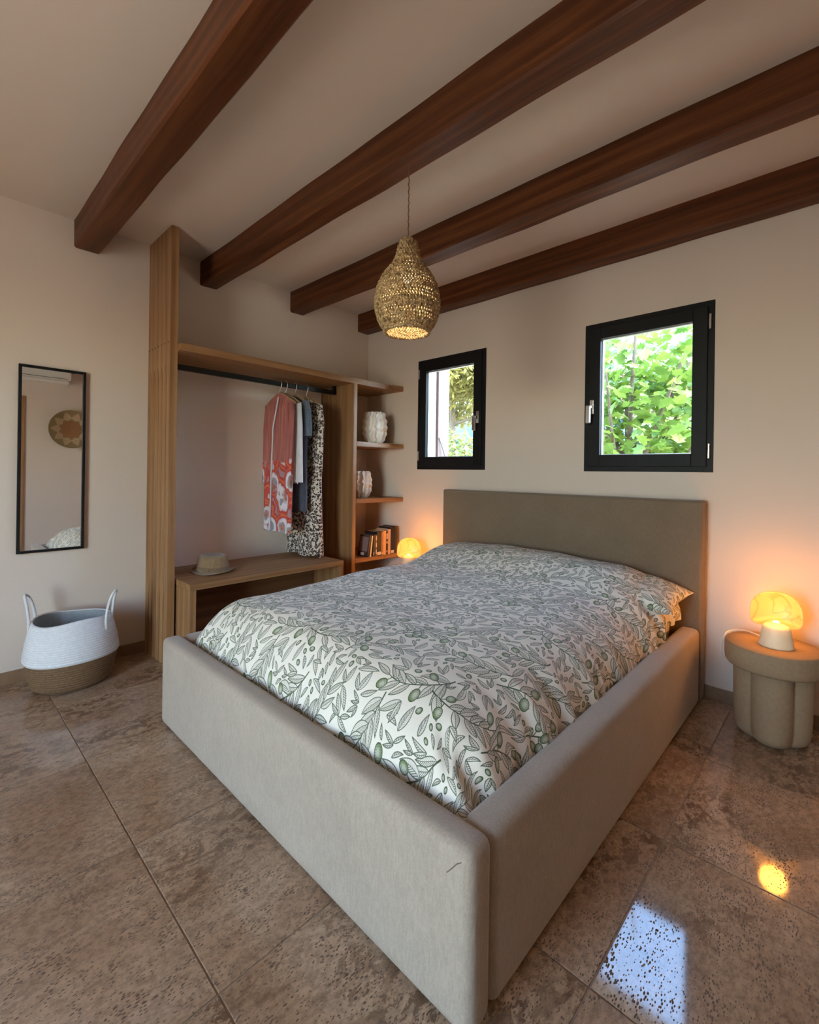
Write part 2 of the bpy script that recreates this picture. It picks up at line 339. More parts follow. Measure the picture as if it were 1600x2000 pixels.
# ------------------------------------------------------------------ mesh helpers
def mesh_obj(name, verts, faces, mat, parent=None, smooth=False, uv=None, loc=(0, 0, 0)):
    me = bpy.data.meshes.new(name); me.from_pydata([tuple(v) for v in verts], [], faces); me.update()
    if uv is not None:
        ul = me.uv_layers.new(name='UVMap'); li = np.empty(len(me.loops), np.int32); me.loops.foreach_get('vertex_index', li)
        ul.data.foreach_set('uv', np.asarray(uv, np.float32)[li].ravel())
    if smooth: me.polygons.foreach_set('use_smooth', [True]*len(me.polygons))
    me.materials.append(MATS[mat]); o = bpy.data.objects.new(name, me); COL.objects.link(o); o.location = loc
    if parent: o.parent = parent
    return o
def bm_obj(name, bm, mat, parent=None, smooth=False, loc=(0, 0, 0)):
    bmesh.ops.recalc_face_normals(bm, faces=bm.faces)
    me = bpy.data.meshes.new(name); bm.to_mesh(me); bm.free(); me.materials.append(MATS[mat])
    if smooth: me.polygons.foreach_set('use_smooth', [True]*len(me.polygons))
    o = bpy.data.objects.new(name, me); COL.objects.link(o); o.location = loc
    if parent: o.parent = parent
    return o
def add_box(bm, x0, x1, y0, y1, z0, z1, bev=0.0, seg=2):
    r = bmesh.ops.create_cube(bm, size=1.0); vs = r['verts']
    for v in vs: v.co = Vector(((x0+x1)/2+v.co.x*(x1-x0), (y0+y1)/2+v.co.y*(y1-y0), (z0+z1)/2+v.co.z*(z1-z0)))
    if bev > 0:
        es = list({e for v in vs for e in v.link_edges}); bmesh.ops.bevel(bm, geom=es, offset=bev, segments=seg, profile=0.6, affect='EDGES')
def box(name, x0, x1, y0, y1, z0, z1, mat, parent=None, bev=0.003, seg=2, smooth=False, base=None):
    bm = bmesh.new(); add_box(bm, x0, x1, y0, y1, z0, z1, bev, seg); return bm_obj(name, bm, mat, parent, smooth)
def tag(o, label, cat, group=None):
    o['label'] = label; o['category'] = cat
    if group: o['group'] = group
    return o
def struct(o, label=None):
    o['kind'] = 'structure'
    if label: o['label'] = label
    return o
def thing(name, loc, label, cat, group=None):
    o = bpy.data.objects.new(name, None); COL.objects.link(o); o.location = loc; o.empty_display_size = 0.1
    return tag(o, label, cat, group)
def keep(o, parent):          # parent o, whose mesh is in world coordinates, under a thing that stands elsewhere
    o.parent = parent; o.location = Vector(o.location)-Vector(parent.location); return o
def lathe(prof, n=48, rfun=None, cap0=True, cap1=True):
    V = []; F = []
    for i, (r, z) in enumerate(prof):
        for k in range(n):
            a = 2*PI*k/n; rr = r if rfun is None else rfun(r, z, a, i)
            if isinstance(rr, tuple): V.append((rr[0]*math.cos(a), rr[0]*math.sin(a), rr[1]))
            else: V.append((rr*math.cos(a), rr*math.sin(a), z))
    m = len(prof)
    for i in range(m-1):
        for k in range(n):
            k2 = (k+1) % n; F.append((i*n+k, i*n+k2, (i+1)*n+k2, (i+1)*n+k))
    if cap0: F.append(tuple(range(n-1, -1, -1)))
    if cap1: F.append(tuple((m-1)*n+k for k in range(n)))
    return V, F
def tube(pts, r, n=8, closed=False):
    P = [Vector(p) for p in pts]; V = []; F = []; m = len(P); rr = r if isinstance(r, (list, tuple)) else [r]*m
    nrm = None
    for i, p in enumerate(P):
        t = (P[(i+1) % m]-P[i-1]) if closed else (P[min(i+1, m-1)]-P[max(i-1, 0)]); t.normalize()
        if nrm is None:
            nrm = t.orthogonal().normalized()
        else:
            nrm = (nrm-t*nrm.dot(t)); nrm = nrm.normalized() if nrm.length > 1e-6 else t.orthogonal().normalized()
        b = t.cross(nrm)
        for k in range(n):
            a = 2*PI*k/n; V.append(p+(nrm*math.cos(a)+b*math.sin(a))*rr[i])
    for i in range(m if closed else m-1):
        j = (i+1) % m
        for k in range(n):
            k2 = (k+1) % n; F.append((i*n+k, i*n+k2, j*n+k2, j*n+k))
    if not closed: F.append(tuple(range(n-1, -1, -1))); F.append(tuple((m-1)*n+k for k in range(n)))
    return V, F
def merge(*vf):
    V = []; F = []
    for v, f in vf:
        o = len(V); V += list(v); F += [tuple(i+o for i in q) for q in f]
    return V, F
def bez(p0, p1, p2, p3, n=16):
    p0, p1, p2, p3 = map(Vector, (p0, p1, p2, p3)); return [p0*(1-t)**3+p1*3*t*(1-t)**2+p2*3*t*t*(1-t)+p3*t**3 for t in [i/n for i in range(n+1)]]

# ------------------------------------------------------------------ room shell
WT = 0.30
WINS = [('window_1', -1.235, -0.530, 1.212, 2.140, 'left', 'second'), ('window_2', -2.685, -1.995, 1.216, 2.136, 'right', 'first')]
bm = bmesh.new()     # window wall with two openings
xs = [XL-WT, -2.680, -2.000, -1.230, -0.535, XR+WT]
WB = 0.225
add_box(bm, xs[0], xs[1], YW, YW+WB, 0, H); add_box(bm, xs[2], xs[3], YW, YW+WB, 0, H); add_box(bm, xs[4], xs[5], YW, YW+WB, 0, H)
for a, b in ((xs[1], xs[2]), (xs[3], xs[4])):
    add_box(bm, a, b, YW, YW+WB, 0, 1.218); add_box(bm, a, b, YW, YW+WB, 2.134, H)
struct(bm_obj('wall_back', bm, 'wall_plaster'))
struct(box('wall_left', XL-WT, XL, YB-WT, YW, 0, H, 'wall_plaster', bev=0))
bm = bmesh.new(); DY0, DY1, DZ = -0.62, 0.86, 2.12
add_box(bm, XR, XR+WT, DY1+0.07, YW, 0, H); add_box(bm, XR, XR+WT, YB-WT, DY0, 0, H); add_box(bm, XR, XR+WT, DY0, DY1+0.07, DZ, H); add_box(bm, XR+0.1, XR+WT, DY0, DY1+0.07, 0, DZ)
struct(bm_obj('wall_right', bm, 'wall_plaster'))
bm = bmesh.new(); add_box(bm, XL-WT, -1.55, YB-WT, YB, 0, H); add_box(bm, -0.35, XR+WT, YB-WT, YB, 0, H); add_box(bm, -1.55, -0.35, YB-WT, YB, 2.20, H)
struct(bm_obj('wall_front', bm, 'wall_plaster'))
struct(box('ceiling', XL-WT, XR+WT, YB-WT, YW+WB, H, H+0.25, 'ceiling_plaster', bev=0))
fl = struct(box('floor', XL-WT, XR+WT, YB-WT, YW+WB, -0.12, -0.0025, 'grout', bev=0))
T = 0.602; tx0, ty0 = -0.427, 0.476; g = 0.0022
tile_cache = {}
for i in range(-6, 4):
    for j in range(-5, 6):
        x0, x1 = max(tx0+i*T+g, XL), min(tx0+(i+1)*T-g, XR); y0, y1 = max(ty0+j*T+g, YB), min(ty0+(j+1)*T-g, YW)
        if x1-x0 < 0.02 or y1-y0 < 0.02: continue
        key = (round(x1-x0, 3), round(y1-y0, 3))
        if key not in tile_cache:
            bm = bmesh.new(); w, d = key; r = bmesh.ops.create_cube(bm, size=1.0)
            for v in r['verts']: v.co = Vector((v.co.x*w, v.co.y*d, v.co.z*0.010-0.005))
            bmesh.ops.bevel(bm, geom=[e for e in bm.edges if all(v.co.z > -0.001 for v in e.verts)], offset=0.0012, segments=1, affect='EDGES')
            me = bpy.data.meshes.new('tile'); bm.to_mesh(me); bm.free(); me.materials.append(MATS['travertine']); tile_cache[key] = me
        o = bpy.data.objects.new('tile', tile_cache[key]); COL.objects.link(o); o.parent = fl; o.location = ((x0+x1)/2, (y0+y1)/2, random.uniform(0, 0.0004))
struct(box('baseboard_left', XL, XL+0.012, YB, 1.018, 0, 0.068, 'baseboard_stone', bev=0.002))
bb = struct(box('baseboard_back', -2.85, XR, YW-0.012, YW, 0, 0.068, 'baseboard_stone', bev=0.002))
struct(box('baseboard_right', XR-0.012, XR, DY1+0.08, YW-0.012, 0, 0.068, 'baseboard_stone', bev=0.002))

# beams
def beam(y0, y1, label):
    n = 46; V = []; F = []; zb = 2.49; bv = 0.009; x0 = XL; x1 = XR
    sec = [(0, 1), (0, 0.06), (0.07, 0), (0.93, 0), (1, 0.06), (1, 1)]
    for i in range(n+1):
        x = x0+(x1-x0)*i/n
        for (a, b) in sec:
            wb = 0.0016*math.sin(x*5.1+a*3+y0*7)+0.0011*math.sin(x*11.3+b*5+y0*3)
            V.append((x, y0+(y1-y0)*a+(wb if a < 0.5 else -wb*0.6)*(1 if y1 < YW-0.01 or a < 0.5 else 0), zb+(H-zb)*b+(wb if b < 0.5 else 0)))
    m = len(sec)
    for i in range(n):
        for k in range(m-1): F.append((i*m+k, i*m+k+1, (i+1)*m+k+1, (i+1)*m+k))
    F.append(tuple(range(m))); F.append(tuple(n*m+k for k in range(m-1, -1, -1)))
    o = mesh_obj('ceiling_beam', V, F, 'beam_wood', loc=(0, 0, 0))
    return tag(o, label, 'ceiling beam', 'dark timber beams under the ceiling')
beam(0.612, 0.742, 'dark brown ceiling beam furthest from the window wall, above the basket')
beam(1.345, 1.468, 'dark brown ceiling beam that the woven pendant lamp hangs from')
beam(2.070, 2.198, 'dark brown ceiling beam passing just behind the woven pendant lamp')
beam(2.786, YW, 'dark brown ceiling beam set against the window wall')

# windows
def ring(bm, x0, x1, z0, z1, w, y0, y1, bev=0.002):
    add_box(bm, x0, x0+w, y0, y1, z0, z1, bev); add_box(bm, x1-w, x1, y0, y1, z0, z1, bev)
    add_box(bm, x0+w, x1-w, y0, y1, z0, z0+w, bev); add_box(bm, x0+w, x1-w, y0, y1, z1-w, z1, bev)
for nm, x0, x1, z0, z1, hs, lab in WINS:
    wr = bpy.data.objects.new(nm, None); COL.objects.link(wr); wr.location = ((x0+x1)/2, YW, z0); wr['kind'] = 'structure'
    bm = bmesh.new(); ring(bm, x0, x1, z0, z1, 0.045, YW-0.006, YW+0.060); keep(bm_obj('window_frame', bm, 'black_frame'), wr)
    bm = bmesh.new(); ring(bm, x0+0.030, x1-0.030, z0+0.030, z1-0.030, 0.072, YW-0.020, YW+0.048, 0.003); sash = keep(bm_obj('sash', bm, 'black_frame'), wr)
    bm = bmesh.new(); ring(bm, x0+0.100, x1-0.100, z0+0.100, z1-0.100, 0.007, YW+0.010, YW+0.034, 0.001); keep(bm_obj('spacer', bm, 'spacer_metal'), wr)
    keep(box('glass_pane', x0+0.098, x1-0.098, YW+0.036, YW+0.042, z0+0.098, z1-0.098, 'window_glass', bev=0), wr)
    hx = x0+0.055 if hs == 'left' else x1-0.058; zc = (z0+z1)/2-0.10
    bm = bmesh.new(); add_box(bm, hx-0.013, hx+0.013, YW-0.030, YW-0.019, zc-0.005, zc+0.085, 0.005, 3)
    add_box(bm, hx-0.009, hx+0.009, YW-0.060, YW-0.028, zc+0.028, zc+0.046, 0.004, 2)
    dx = -0.012 if hs == 'left' else -0.012
    add_box(bm, hx-0.011+dx, hx+0.011+dx*0.4, YW-0.068, YW-0.052, zc-0.065, zc+0.046, 0.006, 3)
    keep(bm_obj('window_handle', bm, 'steel'), wr)
    ex = x1-0.020 if hs == 'left' else x0+0.020
    for zz in (z0+0.075, z1-0.155):
        V, F = tube([(ex, YW-0.016, zz), (ex, YW-0.016, zz+0.078)], 0.007, 10); keep(mesh_obj('hinge', V, F, 'steel', smooth=False), wr)
# shutter frame post outside the small window
pw = thing('window_shutter', (-2.66, YW+WB, 1.2), 'pale pink wooden shutter edge outside the left window', 'shutter')
bm = bmesh.new(); add_box(bm, -2.690, -2.658, YW+WB+0.01, YW+WB+0.16, 1.17, 2.19, 0.004);  
simple('shutter_paint', (0.15, 0.105, 0.10), 0.6, var=0.03)
keep(bm_obj('shutter_panel', bm, 'shutter_paint'), pw)
V, F = tube([(-2.655, YW+WB+0.02, 1.50), (-2.60, YW+WB+0.10, 1.22)], 0.004, 6); keep(mesh_obj('stay_rod', V, F, 'steel'), pw)

# closed wooden interior door in the right wall (seen in the mirror)
dr = bpy.data.objects.new('door_1', None); COL.objects.link(dr); dr.location = (XR, (DY0+DY1)/2, 0); dr['kind'] = 'structure'
bm = bmesh.new(); add_box(bm, XR-0.02, XR+0.10, DY1, DY1+0.07, 0, DZ, 0.003); add_box(bm, XR-0.02, XR+0.10, DY0-0.0, DY0+0.07, 0, DZ, 0.003); add_box(bm, XR-0.02, XR+0.10, DY0+0.07, DY1, DZ-0.07, DZ, 0.003)
keep(bm_obj('door_frame', bm, 'door_wood'), dr)
bm = bmesh.new(); add_box(bm, XR+0.005, XR+0.045, DY0+0.072, DY1-0.002, 0.008, DZ-0.072, 0.003)
for za, zb_ in ((0.18, 0.95), (1.05, 1.90)): add_box(bm, XR-0.001, XR+0.006, DY0+0.20, DY1-0.13, za, zb_, 0.004)
keep(bm_obj('door_leaf', bm, 'door_wood'), dr)
bm = bmesh.new(); add_box(bm, XR-0.004, XR+0.012, DY1-0.055, DY1-0.02, 0.96, 1.20, 0.004); add_box(bm, XR-0.05, XR-0.03, DY1-0.16, DY1-0.03, 1.08, 1.10, 0.004); add_box(bm, XR-0.05, XR, DY1-0.05, DY1-0.03, 1.08, 1.10, 0.003)
keep(bm_obj('door_handle', bm, 'black_metal'), dr)

# glazed sliding door behind the photographer
sdv = bpy.data.objects.new('door_2', None); COL.objects.link(sdv); sdv.location = (-0.95, YB, 0); sdv['kind'] = 'structure'
bm = bmesh.new(); ring(bm, -1.55, -0.35, 0.0, 2.20, 0.06, YB-0.16, YB-0.08)
keep(bm_obj('door_frame', bm, 'black_frame'), sdv)
keep(box('glass_pane', -1.49, -0.41, YB-0.125, YB-0.119, 0.06, 2.14, 'window_glass', bev=0), sdv)

# ------------------------------------------------------------------ air conditioner and basket plate on the right wall
ac = thing('air_conditioner', (XR, 0.93, 2.32), 'white wall air conditioner reflected at the top of the mirror', 'air conditioner')
bm = bmesh.new(); add_box(bm, XR-0.20, XR-0.004, 0.52, 1.40, 2.36, 2.60, 0.02, 3); keep(bm_obj('housing', bm, 'white_plastic', smooth=False), ac)
bm = bmesh.new(); add_box(bm, XR-0.175, XR-0.006, 0.54, 1.38, 2.315, 2.358, 0.012, 2); keep(bm_obj('air_outlet', bm, 'white_plastic'), ac)
bm = bmesh.new(); add_box(bm, XR-0.203, XR-0.19, 0.56, 1.36, 2.372, 2.378, 0.001); keep(bm_obj('flap', bm, 'interior_dark'), ac)

s = NB('plate_weave'); co = s.coords(); sx = s.n('ShaderNodeSeparateXYZ'); s.l(co, sx.inputs[0])
def mth(op, *a):
    x = s.n('ShaderNodeMath', operation=op)
    for i, v in enumerate(a):
        if isinstance(v, (int, float)): x.inputs[i].default_value = v
        else: s.l(v, x.inputs[i])
    return x.outputs[0]
rad = mth('SQRT', mth('ADD', mth('MULTIPLY', sx.outputs[1], sx.outputs[1]), mth('MULTIPLY', sx.outputs[2], sx.outputs[2])))
an = mth('ARCTAN2', sx.outputs[2], sx.outputs[1]); tri = mth('PINGPONG', mth('MULTIPLY', an, 10/(2*PI)), 0.5)
edge = mth('ADD', mth('MULTIPLY', tri, -0.15), 0.235); inn = mth('ADD', mth('MULTIPLY', tri, 0.07), 0.115)
star = mth('MULTIPLY', mth('LESS_THAN', rad, edge), mth('GREATER_THAN', rad, inn))
core = mth('LESS_THAN', rad, 0.12); wvv = s.noise(s.coords((1, 1, 1)), 120, 2)
c = s.mix((0.27, 0.19, 0.09), (0.50, 0.34, 0.20), star); c = s.mix(c, (0.30, 0.135, 0.05), core); c = s.mix(c, s.ramp(wvv, [(0.3, 0.7), (0.7, 1.0)]), 1.0, 'MULTIPLY')
s.set(color=c, rough=0.85)
pl = tag(mesh_obj('woven_plate', *(lambda v, f: ([( -0.02-p[2], p[0], p[1]) for p in v], f))(*lathe([(0.001, 0.0)]+[(0.26*k/22, 0.0+0.055*(k/22)**2.2+0.0015*(k % 2)) for k in range(1, 23)]+[(0.258, 0.062), (0.13, 0.02), (0.01, 0.008)], 64)), 'plate_weave', loc=(XR-0.005, 1.43, 1.717)), 'round woven star-patterned basket plate reflected in the wall mirror', 'wall basket')

# ------------------------------------------------------------------ wall mirror
mr = thing('wall_mirror', (XL, 0.522, 0.709), 'tall thin black-framed mirror on the left wall above the basket', 'mirror')
ym0, ym1, zm0, zm1 = 0.368, 0.677, 0.709, 1.759
bm = bmesh.new(); w = 0.014
for a, b, c, d in ((ym0, ym0+w, zm0, zm1), (ym1-w, ym1, zm0, zm1), (ym0+w, ym1-w, zm0, zm0+w), (ym0+w, ym1-w, zm1-w, zm1)): add_box(bm, XL+0.001, XL+0.024, a, b, c, d, 0.0015)
keep(bm_obj('mirror_frame', bm, 'black_frame'), mr)
keep(box('mirror_glass', XL+0.004, XL+0.014, ym0+w*0.8, ym1-w*0.8, zm0+w*0.8, zm1-w*0.8, 'mirror_glass', bev=0), mr)

# ------------------------------------------------------------------ wardrobe: fluted side panel, top shelf, divider, corner shelves, rail
wd = thing('open_wardrobe', (XL, 1.04, 0), 'open oak wardrobe with fluted side panel, hanging rail and corner shelves', 'wardrobe')
PX1, PY0, PY1 = -2.958, 1.020, 1.062
nx, nz = 230, 64; V = []; F = []; uvx = np.linspace(XL, PX1, nx+1)
for j in range(nz+1):
    z = 0.0+(H-0.002)*j/nz
    for i in range(nx+1):
        x = uvx[i]; u = (x-XL)/(PX1-XL); d = 0
        uu = (u-0.035)/0.83
        if 0 < uu < 1:
            k = uu*5; fk = (k % 1)-0.5; top = 1.80+0.03*(k//1)*0; bot = 0.0
            env = min(1, max(0, (top-z)/0.16)); env = math.sqrt(max(0, 1-(1-env)**2))
            low = max(0, min(1, (0.46-z)/0.06))
            broad = 0.011*max(0, 1-(abs(fk)/0.46)**2)
            hwid = 0.10+0.10*low
            slot = 0.025*max(0, 1-(abs(fk)/hwid)**4)
            d = (broad+slot)*env
        V.append((x, PY0+d, z))
for j in range(nz):
    for i in range(nx): a = j*(nx+1)+i; F.append((a, a+1, a+nx+2, a+nx+1))
n0 = len(V); zt = H-0.002
V += [(XL, PY0, 0), (PX1, PY0, 0), (PX1, PY1, 0), (XL, PY1, 0), (XL, PY0, zt), (PX1, PY0, zt), (PX1, PY1, zt), (XL, PY1, zt)]
F += [(n0+1, n0+2, n0+6, n0+5), (n0+2, n0+3, n0+7, n0+6), (n0+3, n0, n0+4, n0+7), (n0, n0+3, n0+2, n0+1), (n0+4, n0+5, n0+6, n0+7)]
sp = keep(mesh_obj('side_panel', V, F, 'oak_vertical'), wd)
for k in range(7):
    x = XL+0.012+(PX1-0.035-XL-0.012)*k/6
    V, F = tube([(x, PY0-0.0015, 1.955), (x, PY0+0.004, 1.955)], 0.0048, 10)
    h = mesh_obj('peg_hole', V, F, 'interior_dark'); h.parent = sp; h.location = sp.location*0
def slab(name, poly, z0, z1, mat, parent, bev=0.003):
    bm = bmesh.new(); vs = [bm.verts.new((x, y, z0)) for x, y in poly]; f_ = bm.faces.new(vs)
    r = bmesh.ops.extrude_face_region(bm, geom=[f_]); 
    for g_ in r['geom']:
        if isinstance(g_, bmesh.types.BMVert): g_.co.z = z1
    bmesh.ops.bevel(bm, geom=list(bm.edges), offset=bev, segments=2, affect='EDGES')
    return keep(bm_obj(name, bm, mat), parent)
slab('top_shelf', [(XL, PY1), (-2.905, PY1), (-2.900, 2.40), (-2.895, 2.78), (-2.865, YW), (XL, YW)], 1.900, 1.945, 'oak_horizontal', wd)
DV0, DV1 = 2.385, 2.425
slab('divider', [(XL, DV0), (-2.900, DV0), (-2.900, DV1), (XL, DV1)], 0.0, 1.900, 'oak_vertical', wd)
for zt in (1.435, 0.970, 0.485):
    slab('corner_shelf', [(XL, DV1), (-2.900, DV1), (-2.885, 2.72), (-2.850, YW), (XL, YW)], zt-0.038, zt, 'oak_shelf', wd)
bm = bmesh.new(); add_box(bm, -3.155, -3.125, PY1, DV0, 1.828, 1.862, 0.002); add_box(bm, -3.155, -3.125, DV0-0.03, DV0-0.002, 1.840, 1.900, 0.002); add_box(bm, -3.155, -3.125, PY1+0.002, PY1+0.03, 1.840, 1.900, 0.002)
rail = keep(bm_obj('clothes_rail', bm, 'black_metal'), wd)

# bench under the clothes
be = thing('bench', (-3.0, 1.6, 0), 'low oak bench inside the wardrobe under the hanging clothes', 'bench')
BX, BY0, BY1, BZ = -2.755, 1.075, 2.19, 0.522
keep(box('seat', XL+0.003, BX, BY0, BY1, BZ-0.036, BZ, 'oak_horizontal', bev=0.003), be)
keep(box('leg', XL+0.003, BX, BY0, BY0+0.036, 0, BZ-0.036, 'oak_vertical', bev=0.003), be)
keep(box('leg', XL+0.003, BX, BY1-0.036, BY1, 0, BZ-0.036, 'oak_vertical', bev=0.003), be)
keep(box('back_panel', -3.10, -3.08, BY0+0.036, BY1-0.036, 0.05, BZ-0.036, 'bench_dark', bev=0.001), be)

# hat on the bench
ht = thing('straw_hat', (-3.05, 1.335, BZ), 'natural straw sun hat lying on the bench', 'hat')
ht.scale = (1.13, 1.13, 1.08)
def hr(r, z, a, i): return (r*(1+0.10*math.cos(2*a)), z+(0.010*math.sin(2*a+1)+0.006*math.sin(3*a) if r > 0.11 else 0)*min(1, (r-0.09)/0.05 if r > 0.09 else 0))
V, F = lathe([(0.132, 0.012), (0.126, 0.010), (0.115, 0.007), (0.105, 0.006), (0.094, 0.008), (0.092, 0.03), (0.088, 0.06), (0.083, 0.085), (0.075, 0.097), (0.062, 0.100), (0.045, 0.092), (0.02, 0.086), (0.002, 0.085)], 48, hr, cap0=False)
h = mesh_obj('hat_body', V, F, 'straw', ht, smooth=True); h.location = (0, 0, 0)
md = h.modifiers.new('thick', 'SOLIDIFY'); md.thickness = 0.003
V, F = lathe([(0.0955, 0.010), (0.0955, 0.014), (0.0935, 0.032), (0.0925, 0.034)], 48, lambda r, z, a, i: r*(1+0.10*math.cos(2*a)), False, False)
h = mesh_obj('hat_band', V, F, 'straw_band', ht, smooth=True)

# ------------------------------------------------------------------ hangers and clothes
RX = -3.14
def hanger(y, tilt, label):
    t = thing('clothes_hanger', (RX, y, 1.76), label, 'hanger', 'wooden hangers on the black rail')
    t.rotation_euler = (0, 0, tilt)
    pts = [(0, 0, 0.0), (0, 0, 0.035), (0.006, 0, 0.048), (0.017, 0, 0.062)]+[(0.0205*math.cos(a), 0, 0.085+0.024*math.sin(a)) for a in np.linspace(-0.45, 3.7, 16)]
    V, F = tube(pts, 0.0028, 8); mesh_obj('hook', V, F, 'steel', t, smooth=True)
    pp = bez((-0.19, 0, -0.075), (-0.10, 0, -0.02), (-0.03, 0, 0.012), (0, 0, 0.014), 10); pp += bez((0, 0, 0.014), (0.03, 0, 0.012), (0.10, 0, -0.02), (0.19, 0, -0.075), 10)[1:]
    V, F = tube(pp, 0.0095, 8); mesh_obj('shoulder_bar', V, F, 'hanger_wood', t, smooth=True)
    return t
def sheet_loft(prof, n=64, folds=9, amp=0.010, seed=0, zrows=44):
    """closed hanging garment: prof rows (z, halfwidth, halfdepth, x shift)"""
    V = []; F = []; zs = np.array([p[0] for p in prof]); rnd = random.Random(seed); ph = [rnd.uniform(0, 6.28) for _ in range(6)]
    tt = np.linspace(0, 1, zrows+1); z0, z1 = zs[0], zs[-1]
    order = np.argsort(zs)
    for t in tt:
        z = z0+(z1-z0)*t
        hw, hd, sh = [float(np.interp(z, zs[order], np.array([p[k] for p in prof])[order])) for k in (1, 2, 3)]
        for k in range(n):
            a = 2*PI*k/n; ca, sa = math.cos(a), math.sin(a)
            e = 0.75; x = hw*math.copysign(abs(ca)**e, ca); y = hd*math.copysign(abs(sa)**e, sa)
            am = amp*min(1, t*2.2)
            y += am*math.sin(folds*x/hw*1.6+ph[0]+0.8*math.sin(3*t+ph[1]))+am*0.5*math.sin(folds*2.3*x/hw+ph[2]+t*2)
            x += am*0.4*math.sin(5*a+ph[3]+4*t); zz = z
            if t == 1: zz += 0.008*math.sin(6*a+ph[4])
            V.append((x+sh, y, zz))
    for i in range(zrows):
        for k in range(n): k2 = (k+1) % n; F.append((i*n+k, i*n+k2, (i+1)*n+k2, (i+1)*n+k))
    return V, F
def garment(name, y, tilt, prof, mat, label, cat, seed, folds=9, amp=0.008):
    t = thing(name, (RX, y, 1.76), label, cat); t.rotation_euler = (0, 0, tilt)
    V, F = sheet_loft(prof, folds=folds, amp=amp, seed=seed); b = mesh_obj('garment_body', V, F, mat, t, smooth=True)
    return t
def sleeve(t, pts, r0, r1, mat, flat=0.45, name='sleeve'):
    n = 16; V = []; F = []; m = len(pts)
    for i, p in enumerate(pts):
        r = r0+(r1-r0)*i/(m-1)
        for k in range(n):
            a = 2*PI*k/n; wob = 1+0.10*math.sin(3*a+i*0.9)
            V.append((p[0]+r*math.cos(a)*wob, p[1]+r*flat*math.sin(a)*wob, p[2]+(0.25*r*math.cos(a) if i == 0 else 0)))
    for i in range(m-1):
        for k in range(n): k2 = (k+1) % n; F.append((i*n+k, i*n+k2, (i+1)*n+k2, (i+1)*n+k))
    F.append(tuple(range(n-1, -1, -1)))
    return mesh_obj(name, V, F, mat, t, smooth=True)
# coral robe (front-most)
hanger(1.865, 0.05, 'wooden hanger holding the coral patterned robe')
t = garment('coral_robe', 1.865, 0.05, [(0.012, 0.035, 0.010, 0), (0.0, 0.07, 0.013, 0), (-0.06, 0.17, 0.018, 0), (-0.13, 0.185, 0.024, 0), (-0.5, 0.178, 0.026, 0), (-0.9, 0.172, 0.028, 0), (-1.03, 0.170, 0.028, 0)], 'coral_cloth', 'coral pink robe with orange and lilac swirls at the hem', 'robe', 3, folds=6, amp=0.007)
sleeve(t, [(-0.165, 0.0, -0.075), (-0.185, 0.0, -0.25), (-0.182, 0.0, -0.5), (-0.180, -0.004, -0.66)], 0.030, 0.034, 'coral_cloth')
sleeve(t, [(0.160, -0.018, -0.075), (0.172, -0.022, -0.25), (0.160, -0.026, -0.5), (0.150, -0.026, -0.70)], 0.030, 0.036, 'coral_cloth')
V, F = tube([(0.03, -0.032, -0.02), (-0.03, -0.036, -0.25), (-0.045, -0.038, -0.6), (-0.05, -0.04, -1.02)], 0.006, 6); mesh_obj('front_edge', V, F, 'white_cloth', t)
# white shirt
hanger(1.915, 0.02, 'wooden hanger holding the white shirt')
t = garment('white_shirt', 1.915, 0.02, [(0.012, 0.035, 0.010, 0), (0.0, 0.07, 0.012, 0), (-0.06, 0.17, 0.016, 0), (-0.13, 0.165, 0.020, 0), (-0.4, 0.165, 0.022, 0), (-0.66, 0.17, 0.022, 0)], 'white_cloth', 'white long-sleeved shirt hanging behind the coral robe', 'shirt', 5, amp=0.005)
sleeve(t, [(0.168, 0.0, -0.075), (0.183, 0.0, -0.22), (0.190, 0.0, -0.42), (0.200, 0.0, -0.655)], 0.030, 0.038, 'white_cloth')
sleeve(t, [(-0.178, 0.0, -0.075), (-0.195, 0.0, -0.22), (-0.195, 0.0, -0.42), (-0.19, 0.0, -0.63)], 0.030, 0.036, 'white_cloth')
# blue dress
hanger(1.995, 0.0, 'wooden hanger holding the blue short-sleeved dress')
t = garment('blue_dress', 1.995, 0.0, [(0.0, 0.05, 0.010, 0), (-0.015, 0.08, 0.012, 0), (-0.06, 0.155, 0.017, 0), (-0.13, 0.165, 0.022, 0), (-0.5, 0.165, 0.026, 0), (-0.88, 0.175, 0.028, 0)], 'navy_cloth', 'dark blue short-sleeved dress between white shirt and leopard dress', 'dress', 8, amp=0.006)
sleeve(t, [(0.145, -0.005, -0.045), (0.178, -0.006, -0.12), (0.192, -0.006, -0.22), (0.195, -0.006, -0.31)], 0.036, 0.043, 'denim_cloth', 0.6)
sleeve(t, [(-0.145, 0.0, -0.05), (-0.17, 0.0, -0.12), (-0.18, 0.0, -0.22), (-0.185, 0.0, -0.30)], 0.034, 0.041, 'denim_cloth', 0.6)
# leopard dress
hanger(2.10, 0.03, 'wooden hanger holding the long leopard-print dress')
t = garment('leopard_dress', 2.10, 0.03, [(0.0, 0.05, 0.010, 0), (-0.015, 0.08, 0.013, 0), (-0.06, 0.17, 0.018, 0), (-0.13, 0.185, 0.026, 0), (-0.6, 0.185, 0.034, 0), (-1.0, 0.200, 0.040, 0.0), (-1.225, 0.215, 0.045, 0.0)], 'leopard_cloth', 'long leopard-print dress reaching down to the bench', 'dress', 12, folds=7, amp=0.010)
sleeve(t, [(0.165, -0.004, -0.06), (0.195, -0.006, -0.2), (0.190, -0.010, -0.42), (0.185, -0.012, -0.58)], 0.033, 0.040, 'leopard_cloth', 0.6)
sleeve(t, [(-0.165, 0.0, -0.06), (-0.185, 0.0, -0.2), (-0.185, 0.0, -0.42), (-0.18, 0.0, -0.55)], 0.030, 0.036, 'leopard_cloth', 0.6)

